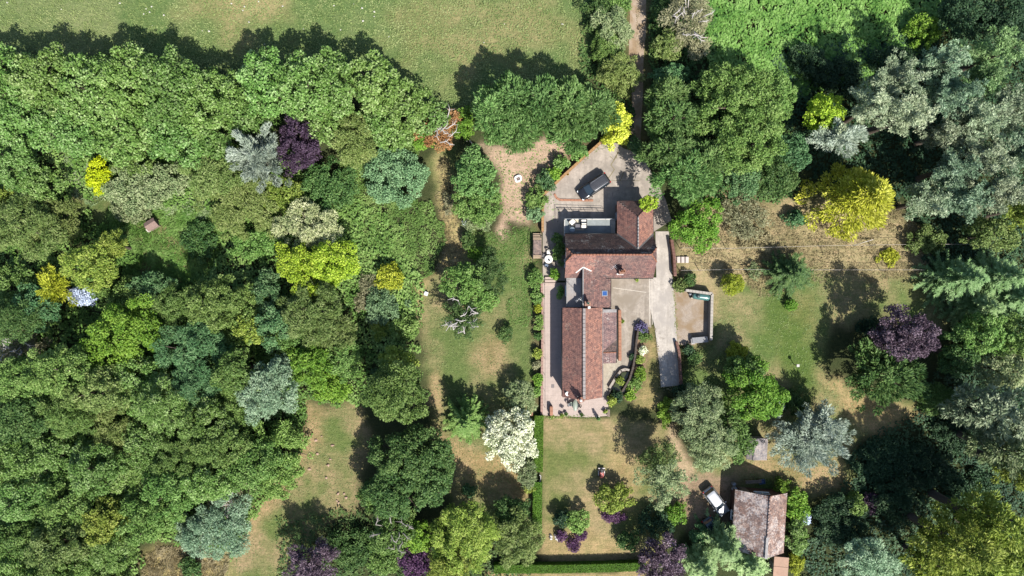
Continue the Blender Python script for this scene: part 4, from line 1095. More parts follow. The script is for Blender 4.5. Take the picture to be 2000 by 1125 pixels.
BLK = plain('black_paint', (.018,.018,.021), .22, .2, .7); SIL = plain('silver_paint', (.66,.67,.68), .28, .35, .5); TEAL = plain('teal_paint', (.025,.055,.07), .25, .3, .6)
car('parked_car', 1159.5, 364.5, math.atan2(-34, -51), 4.75, 1.88, 1.72, BLK, 'black people carrier parked askew on the concrete yard north of the house', .22, .03, True, plain('charcoal_roof', (.075,.076,.085), .35, .3, .3))
car('parked_car', 1399.5, 980, math.atan2(-50, 38), 4.35, 1.78, 1.50, SIL, 'white silver hatchback parked nose down beside the brown tiled garage', .25, .05)
car('parked_car', 1396, 1037, math.atan2(-50, 36), 4.2, 1.75, 1.42, TEAL, 'dark teal car half hidden under the conifer below the white hatchback', .24, .06)

# ================================================================== FURNITURE AND SMALL THINGS
def T0(name, px, py, z, label, cat, rz=0, group=None):
    c = P(px, py, z); o = empty(name, (c.x, c.y, z), rz); tag(o, label, cat, group); return o
def legs(root, pts, h, mat, r=.025):
    for x, y in pts:
        m = MB(); m.tube([(x, y, 0), (x, y, h)], r, 6); m.build('leg', mat, root)
CREAM = plain('cream_cushion', (.70,.66,.57), .8); DARKRAT = plain('dark_rattan', (.05,.045,.05), .7)

def lounge(px, py, z, rz, label, group=None):
    o = T0('lounge_chair', px, py, z, label, 'chair', rz, group)
    m = MB(); m.box((0,0,.24), (.78,.80,.24), 0, .04); m.box((0,.36,.5), (.80,.12,.5), 0, .03)
    for s in (-1,1): m.box((s*.40,0,.38), (.10,.82,.36), 0, .03)
    m.build('frame', DARKRAT, o)
    m = MB(); m.box((0,-.04,.42), (.66,.66,.13), 0, .04); m.build('seat_cushion', CREAM, o)
    m = MB(); m.box((0,.27,.62), (.64,.12,.36), 0, .04); m.build('back_cushion', CREAM, o)
    return o
TZ = 1.575
lounge(1117.5, 434, TZ, R(-48), 'dark framed lounge chair turned askew at the west end of the raised terrace')
lounge(1139.5, 441.5, TZ, R(0), 'dark framed lounge chair facing the house on the raised terrace')
lounge(1139.5, 434.5, TZ, R(180), 'second cream cushioned lounge chair against the terrace railing')
o = T0('low_table', 1128, 443, TZ, 'small dark square table between the lounge chairs on the terrace', 'table')
m = MB(); m.box((0,0,.38), (.68,.68,.05), 0, .01); m.build('tabletop', plain('grey_top', (.16,.15,.16), .4), o)
legs(o, [(-.3,-.3),(.3,-.3),(-.3,.3),(.3,.3)], .36, DARKRAT)
o = T0('rug', 1126, 439, TZ, 'pale cream rug under the lounge chairs on the terrace', 'rug')
m = MB(); m.box((0,0,.008), (2.0,1.5,.012)); m.build('weave', surf('rug_weave', (.66,.60,.47), (.58,.52,.40), 12, .95, .2), o)
o = T0('round_table', 1117, 449.5, TZ, 'small round blue grey table in the shade of the terrace', 'table')
m = MB(); m.lathe([(.02,.62),(.36,.62),(.38,.64),(.36,.66),(.02,.665)], (0,0,0), 16); m.build('tabletop', plain('slate_top', (.25,.30,.34), .4), o)
m = MB(); m.lathe([(.22,0),(.22,.03),(.04,.06),(.04,.62)], (0,0,0), 10); m.build('pedestal', BLACK, o)

def patio_chair(px, py, z, rz, seatmat, label, group=None):
    o = T0('patio_chair', px, py, z, label, 'chair', rz, group)
    m = MB(); m.box((0,0,.44), (.48,.46,.06), 0, .02); m.build('seat', seatmat, o)
    m = MB(); m.grid([[(.26*math.sin(t)*1.05, .10 + .22*math.cos(t) + k, z_) for t in np.linspace(-1.3,1.3,9)] for z_, k in ((.48,0),(.86,.06))], close=False, caps=False)
    m.grid([[(.26*math.sin(t)*1.05, .13 + .22*math.cos(t) + k, z_) for t in np.linspace(-1.3,1.3,9)][::-1] for z_, k in ((.48,0),(.86,.06))], close=False, caps=False)
    m.build('backrest', seatmat, o)
    legs(o, [(-.2,-.2),(.2,-.2),(-.2,.2),(.2,.2)], .42, BLACK, .018); return o
WHT = plain('white_table', (.74,.71,.64), .6)
o = T0('round_table', 1071, 506.5, 0, 'white round garden table on the paving beside the wooden bridge', 'table')
m = MB(); m.lathe([(.02,.71),(.56,.71),(.58,.725),(.56,.745),(.02,.75)], (0,0,0), 24); m.build('tabletop', WHT, o)
m = MB(); m.lathe([(.3,0),(.28,.04),(.05,.08),(.05,.71)], (0,0,0), 10); m.build('pedestal', BLACK, o)
o = T0('candle_pot', 1072.6, 508.4, .75, 'dark pot standing on the white round garden table', 'pot')
m = MB(); m.lathe([(.08,0),(.12,.05),(.11,.18),(.13,.2),(.10,.2),(.09,.08)], (0,0,0), 12); m.build('vessel', BLACK, o)
patio_chair(1071, 494, 0, R(0), WHT, 'pale garden chair on the house side of the round table, north of it')
patio_chair(1062, 500, 0, R(62), plain('dark_chair', (.12,.11,.11), .6), 'dark garden chair west of the round table')  # plain dark grey chair colour
patio_chair(1067, 519, 0, R(160), plain('slate_chair', (.13,.17,.24), .6), 'blue grey garden chair south of the round table')
o = T0('parasol_pole', 1081, 509, 0, 'slim slanting pole leaning over the shaded bed by the house', 'pole')
m = MB(); m.tube([(0,0,0),(.55,-.6,1.6)], .025, 6); m.build('shaft', plain('pale_pole', (.5,.44,.4), .6), o)

# south patio
MET = plain('sage_metal', (.26,.30,.24), .5)
o = T0('oval_table', 1122.5, 790, 0, 'oval sage green table set on the south patio', 'table')
m = MB(); m.grid([[(.34*math.cos(t)*k, .78*math.sin(t)*k, z_) for t in np.linspace(0, 6.2832, 21)[:-1]] for k, z_ in ((.96,.70),(1,.715),(.96,.735),(.05,.737))]); m.build('tabletop', MET, o)
legs(o, [(-.2,-.5),(.2,-.5),(-.2,.5),(.2,.5)], .7, BLACK)
SL8 = plain('slate_seat', (.17,.19,.22), .6)
patio_chair(1112.5, 789, 0, R(90), SL8, 'slate grey patio chair west of the oval table, farther one')
patio_chair(1116.5, 787.5, 0, R(90), MET, 'sage patio chair tucked beside the oval table')
patio_chair(1129, 791, 0, R(-90), BLACK, 'dark patio chair east of the oval table')
def topiary(px, py, label, kind, potmat, h=1.3):
    o = T0('potted_plant', px, py, 0, label, 'potted plant')
    m = MB(); m.lathe([(.15,0),(.22,.28),(.26,.34),(.24,.36),(.20,.30),(.02,.29)], (0,0,0), 14); m.build('pot', potmat, o)
    rng = np.random.default_rng(int(px*7+py))
    if kind == 'ball':
        m = MB(); m.tube([(0,0,.25),(0,0,h-.2)], .025, 6); m.build('stem', BARK, o)
        Q, T, _ = crown(rng, 'tiny', .26, .26, h-.25, h+.3, ragged=.4)
    elif kind == 'cone': Q, T, _ = crown(rng, 'tiny', .30, .30, .3, 1.7, 'cone', 1.6, .2)
    else: Q, T, _ = crown(rng, 'tiny', .30, .30, .28, .75)
    link('foliage', qmesh('topiary', Q, T), leaf('dark' if kind != 'bush' else 'ylgreen'), o)
    return o
topiary(1104.5, 806, 'standard ball topiary in a pot, western of the two on the south patio', 'ball', BLACK)
topiary(1134, 807, 'standard ball topiary in a pot, eastern of the two on the south patio', 'ball', BLACK)
topiary(1167, 815, 'cone topiary in a white pot at the edge of the front lawn', 'cone', WHITE)
topiary(1077, 814, 'bushy plant in a white round pot beside the brick pier', 'bush', WHITE)
topiary(1097, 811, 'small dark ball plant at the south edge of the patio', 'bush', TERRA)
topiary(1181, 803, 'bushy pot plant at the south east corner of the patio', 'bush', TERRA)
topiary(1214.5, 627.5, 'bright lime green pot plant on top of the straight brick wall', 'bush', TERRA)
topiary(1243, 546, 'straggly tub plant against the south wall of the farmhouse', 'bush', plain('wooden_tub', (.22,.17,.11), .8))
o = T0('wall_bench', 1188, 806, 0, 'small timber bench at the end of the south patio', 'bench')
m = MB()
for k in range(3): m.box((-.12+.12*k,0,.43), (.10,1.0,.04))
m.build('seat', WOOD, o)
legs(o, [(-.12,-.42),(.12,-.42),(-.12,.42),(.12,.42)], .41, WOOD, .03)
o = T0('drain_cover', 1079.5, 754, .03, 'square dark drain cover set in the west terrace', 'drain cover')
m = MB(); m.box((0,0,.008), (.42,.5,.014), 0, .004)
for k in range(4): m.box((-.15+.1*k,0,.018), (.03,.42,.008))
m.build('grate', plain('iron_grate', (.22,.19,.185), .7, .3), o)
o = T0('bucket', 1101, 383, 0, 'yellow bucket beside the diagonal garden wall', 'bucket')
o.location = P(1108.5, 341, 0)
m = MB(); m.lathe([(.12,0),(.17,.3),(.18,.32),(.155,.3),(.11,.04),(.02,.03)], (0,0,0), 14); m.build('pail', plain('yellow_plastic', (.55,.36,.03), .5), o)
m = MB(); m.tube([(-.17,0,.3),(-.1,.12,.33),(.1,.12,.33),(.17,0,.3)], .01, 5); m.build('handle', BLACK, o)

# gas tank
o = T0('gas_tank', 1367, 579, 0, 'green cylindrical gas tank lying behind the low screen in the bay', 'gas tank', R(-7))
TG = plain('tank_green', (.085,.20,.185), .28, .1, .3)
m = MB()
prof = [(-1.28,.05),(-1.24,.25),(-1.14,.40),(-1.0,.47),(-.5,.49),(.5,.49),(1.0,.47),(1.14,.40),(1.24,.25),(1.28,.05)]
m.grid([[(x, r*math.cos(t*.3491), .75 + r*math.sin(t*.3491)) for t in range(18)] for x, r in prof]); m.build('vessel', TG, o)
m = MB(); m.lathe([(.25,.0),(.27,.10),(.25,.22),(.12,.28),(.02,.29)], (-.55,0,1.18), 14); m.build('valve_cover', plain('tank_dark', (.03,.06,.06), .5), o)
for x in (-.7,.7):
    m = MB(); m.box((x,0,.14), (.22,.8,.32), 0, .02); m.build('cradle', plain('pale_block', (.52,.46,.38), .9), o)
for x in (-.9,.9):
    m = MB(); m.tube([(x,-.06,1.2),(x,-.06,1.34),(x,.06,1.34),(x,.06,1.2)], .015, 5); m.build('lifting_eye', BLACK, o)
o = T0('gas_bottle', 1346.5, 574, 0, 'pale gas bottle standing beside the green tank', 'gas bottle')
m = MB(); m.lathe([(.16,0),(.18,.06),(.18,.55),(.14,.68),(.05,.72),(.05,.8),(.08,.8)], (0,0,0), 14); m.build('cylinder', plain('bottle_grey', (.45,.48,.52), .4, .2), o)
# grey trough bench
o = T0('storage_box', 1364.5, 663, 0, 'long grey storage box closing the south end of the gravel bay', 'box', R(5))
m = MB(); m.box((0,0,.38), (2.1,.72,.76), 0, .03); m.build('chest', plain('grey_chest', (.30,.30,.31), .7), o)
m = MB(); m.box((0,0,.80), (2.2,.80,.07), 0, .02); m.build('lid', plain('grey_lid', (.24,.24,.25), .7), o)
o = T0('log_bin', 1351, 666, 0, 'short pale bin beside the long grey storage box', 'bin', R(5))
m = MB(); m.box((0,0,.32), (.42,.7,.64), 0, .03); m.box((0,0,.66), (.48,.76,.05), 0, .01); m.build('bin', plain('pale_bin', (.46,.44,.42), .7), o)

# red ride-on mower
o = T0('ride_on_mower', 1174.5, 923, 0, 'red ride-on mower with pale deck parked at the edge of the bush shade', 'mower', R(-90))
RED = plain('mower_red', (.50,.075,.05), .35, 0, .3); PALE = plain('mower_deck', (.62,.56,.52), .6)
m = MB(); m.grid([[(x, -w, zl),(x, -w, zh-.06),(x, -w*.7, zh),(x, w*.7, zh),(x, w, zh-.06),(x, w, zl)] for x, w, zl, zh in ((-.15,.26,.25,.62),(.1,.27,.25,.66),(.45,.25,.26,.62),(.62,.20,.28,.54),(.68,.14,.3,.46))], smooth=False); m.build('bonnet', RED, o)
m = MB(); m.box((-.05,0,.24), (1.3,.42,.14), 0, .03); m.box((-.35,0,.34), (.5,.62,.10), 0, .03); m.build('chassis', plain('mower_dark', (.05,.03,.03), .7), o)
m = MB(); m.box((-.02,-.40,.17), (.75,.16,.12), 0, .03); m.box((-.02,.40,.17), (.75,.16,.12), 0, .03); m.box((-.68,0,.32), (.16,.95,.14), 0, .03); m.build('deck', PALE, o)
m = MB(); m.box((-.42,0,.50), (.36,.38,.10), 0, .04); m.box((-.60,0,.66), (.09,.38,.30), 0, .03); m.build('seat', plain('seat_black', (.03,.03,.03), .6), o)
m = MB(); m.tube([(.0,0,.6),(-.14,0,.82)], .02, 6); m.tube([(-.14+.06*math.sin(t*.6283)*0, .15*math.cos(t*.6283), .82+.0*t) if False else (-.14+.13*math.sin(t*.6283), .15*math.cos(t*.6283), .82) for t in range(11)], .015, 5); m.build('steering_wheel', plain('wheel_white', (.7,.68,.66), .6), o)
for x, r, y in ((.45,.15,.30),(-.42,.21,.36)):
    for s in (-1,1):
        m = MB(); m.grid([[(x+k*math.cos(t*.5236), s*(y+d), r+k*math.sin(t*.5236)) for t in range(12)] for k, d in ((r*.6,-.07),(r,-.05),(r,.05),(r*.6,.07))]); m.build('wheel', plain('tyre_rubber', (.015,.015,.015), .9), o)

# ring, boxes, poles
o = T0('stone_ring', 1012, 349, 0, 'white stone ring with a hollow centre on the gravel clearing', 'fire pit')
rng = np.random.default_rng(5)
m = MB(); n = 20; rr = [1 + .10*math.sin(2*t*.314+1) + .05*rng.normal() for t in range(n)]
m.grid([[(.5*k*rr[t]*math.cos(t*.31416), .56*k*rr[t]*math.sin(t*.31416), z_) for t in range(n)] for k, z_ in ((1.02,-.03),(1.04,.16),(.92,.26),(.60,.24),(.48,.05))], caps=False); m.build('rim', plain('white_stone', (.80,.77,.73), .8), o)
m = MB(); m.lathe([(.27,.0),(.2,.06),(.02,.08)], (0,0,0), 12); m.build('ash', surf('ash', (.30,.24,.22), (.16,.12,.11), 12, .95, .4), o)
o = T0('hive_box', 833, 573.5, 0, 'small white square box standing in the mown grass', 'box', R(-20))
m = MB(); m.box((0,0,.22), (.42,.42,.44), 0, .01); m.build('chest', WHITE, o); m = MB(); m.box((0,0,.47), (.52,.52,.06), 0, .015); m.build('lid', plain('pale_lid', (.66,.68,.72), .5), o)
o = T0('tarpaulin', 908, 437, 0, 'small crumpled white sheet lying on the dry grass path', 'sheet')
m = MB(); rng = np.random.default_rng(9)
m.grid([[(-.45+.18*i+.12*j*.5, .45-.2*j+.05*rng.normal(), .10+.10*rng.random()) for i in range(5)] for j in range(5)], close=False, caps=False); m.build('cloth', plain('white_sheet', (.72,.76,.82), .6), o)
o = T0('bird_feeder', 1551, 712, 0, 'slim dark bird feeder post alone on the eastern lawn', 'bird feeder')
m = MB(); m.tube([(0,0,-.1),(0,0,1.15)], .05, 6); m.build('post', WOOD, o)
m = MB(); m.box((0,0,1.2), (.32,.32,.05), 0, .01); m.box((0,0,1.42), (.36,.36,.04), 0, .01)
for x in (-.13,.13):
    for y in (-.13,.13): m.box((x,y,1.31), (.025,.025,.2))
m.build('table', plain('feeder_white', (.6,.56,.52), .7), o)
# objects north of the garage
o = T0('water_butt', 1432.5, 953, 0, 'pale blue water butt standing by the garage window wall', 'water butt')
m = MB(); m.lathe([(.30,0),(.36,.3),(.36,.6),(.31,.95),(.33,.97),(.28,1.0),(.02,1.0)], (0,0,0), 16); m.build('barrel', plain('butt_blue', (.42,.47,.55), .5), o)
m = MB(); m.tube([(.0,-.34,.2),(.0,-.46,.2),(0,-.46,.14)], .025, 5); m.build('tap', BLACK, o)
o = T0('water_butt', 1431, 943, 0, 'smaller grey water butt in the shadow north of the garage', 'water butt')
m = MB(); m.lathe([(.24,0),(.28,.3),(.25,.75),(.26,.77),(.02,.78)], (0,0,0), 14); m.build('barrel', plain('butt_grey', (.30,.32,.35), .5), o)
o = T0('workbench', 1468, 938, 0, 'pale timber workbench in the shadow north of the garage', 'bench', R(3))
m = MB()
for k in range(3): m.box((0,-.16+.16*k,.8), (2.2,.14,.05))
m.build('top', WOOD, o); legs(o, [(-.95,-.18),(.95,-.18),(-.95,.18),(.95,.18)], .78, WOOD, .04)
o = T0('crate', 1487, 940, 0, 'blue plastic crate in the shadow north of the garage', 'crate', R(10))
m = MB()
for a, d in (((0,.28,.2),(.8,.03,.4)),((0,-.28,.2),(.8,.03,.4)),((.385,0,.2),(.03,.53,.4)),((-.385,0,.2),(.03,.53,.4)),((0,0,.02),(.74,.53,.03))): m.box(a, d)
m.build('box', plain('crate_blue', (.10,.18,.34), .5), o)

# rock pile and scattered stones
def stone(name, px, py, s, mat, label, group, cat='stone', seed=0):
    rng = np.random.default_rng(seed); c = P(px, py, 0); m = MB()
    k = [1 + .22*rng.normal() for _ in range(8)]
    m.grid([[(s*f*k[t]*math.cos(t*.785), s*f*k[t]*.8*math.sin(t*.785), z_*s) for t in range(8)] for f, z_ in ((.7,-.2),(1,.12),(.8,.42),(.35,.58))], smooth=False)
    o = m.build(name, mat, None, (c.x, c.y, 0)); tag(o, label, cat, group); return o
PS = plain('pale_rock', (.66,.62,.57), .9); DS = plain('dark_rock', (.07,.06,.06), .9)
for i, (x, y, s, mt, lb) in enumerate([(1074.5,1044,.17,DS,'dark rock topmost at the west end of the rockery'),(1076.5,1047.5,.22,PS,'largest pale pinkish rock at the west end of the rockery'),(1073.8,1049,.16,DS,'lower dark rock at the west tip of the rockery'),
                               (1076,1052,.2,PS,'pale rock at the lowest west corner of the rockery'),(1083.5,1044,.2,DS,'dark rock against the purple bush'),(1085,1048,.18,PS,'round pale rock touching the purple bush'),(1087,1052,.2,PS,'white rock below the purple bush'),(1090,1055,.22,PS,'white elongated rock at the south east end of the rockery')]):
    stone('rock', x, y, s, mt, lb, 'rocks beside the purple heart shaped bush', 'rock', 50+i)
GP = 'small pale stones lying on the top pasture'
rng = np.random.default_rng(77)
fs = [(15,5),(234,6),(285,17),(281,27),(292,24),(296,13),(320,30),(297,50),(120,18),(452,7),(478,13),(474,20),(395,60),(486,43),(408,61),(707,16),(731,23),(731,32),(709,41),(593,57),(665,58),(552,12),(652,11),(945,83),(985,47),(1098,47),(690,8),(505,3),(517,86),(760,72)]
for i, (x, y) in enumerate(fs):
    stone('stone', x, y, rng.uniform(.08,.17), PS, 'small pale stone lying in the dry pasture grass', GP, 'stone', 200+i)
MOLE = surf('molehill_soil', (.52,.36,.28), (.38,.25,.18), 9, .95, .5)
for i, (x, y) in enumerate([(588,821),(628,852),(617,859),(605,885),(620,886),(645,897),(641,908),(637,933),(604,916),(660,964),(672,964),(676,972),(658,978),(661,982),(600,849),(650,870)]):
    stone('molehill', x, y, rng.uniform(.14,.27), MOLE, 'pinkish molehill on the south western lawn', 'molehills on the south western lawn', 'molehill', 300+i)

# fallen dead trunk by the Leyland clump
o = T0('fallen_tree', 905, 255, 0, 'bare pale fallen trunk between the rust brown dead conifer and the tall green clump', 'dead trunk')
m = MB(); a = P(887,232,.5) - P(905,255,0); b = P(896,248,.9) - P(905,255,0)
m.tube([(a.x,a.y,.35),(b.x,b.y,.9)], [.26,.2], 8); m.build('trunk', BARK_PALE, o)
m = MB(); e1 = P(912,276,1.0) - P(905,255,0); e2 = P(926,286,1.2) - P(905,255,0)
m.tube([(b.x,b.y,.9),(e1.x,e1.y,1.0)], [.10,.05], 6); m.tube([(b.x,b.y,.9),((b.x+e2.x)/2+.1,(b.y+e2.y)/2,1.2),(e2.x,e2.y,1.2)], [.11,.08,.04], 6)
e3 = P(898,222,1.2) - P(905,255,0); m.tube([(a.x,a.y,.5),(e3.x,e3.y,1.2)], [.08,.03], 5)
m.build('branch', BARK_PALE, o)
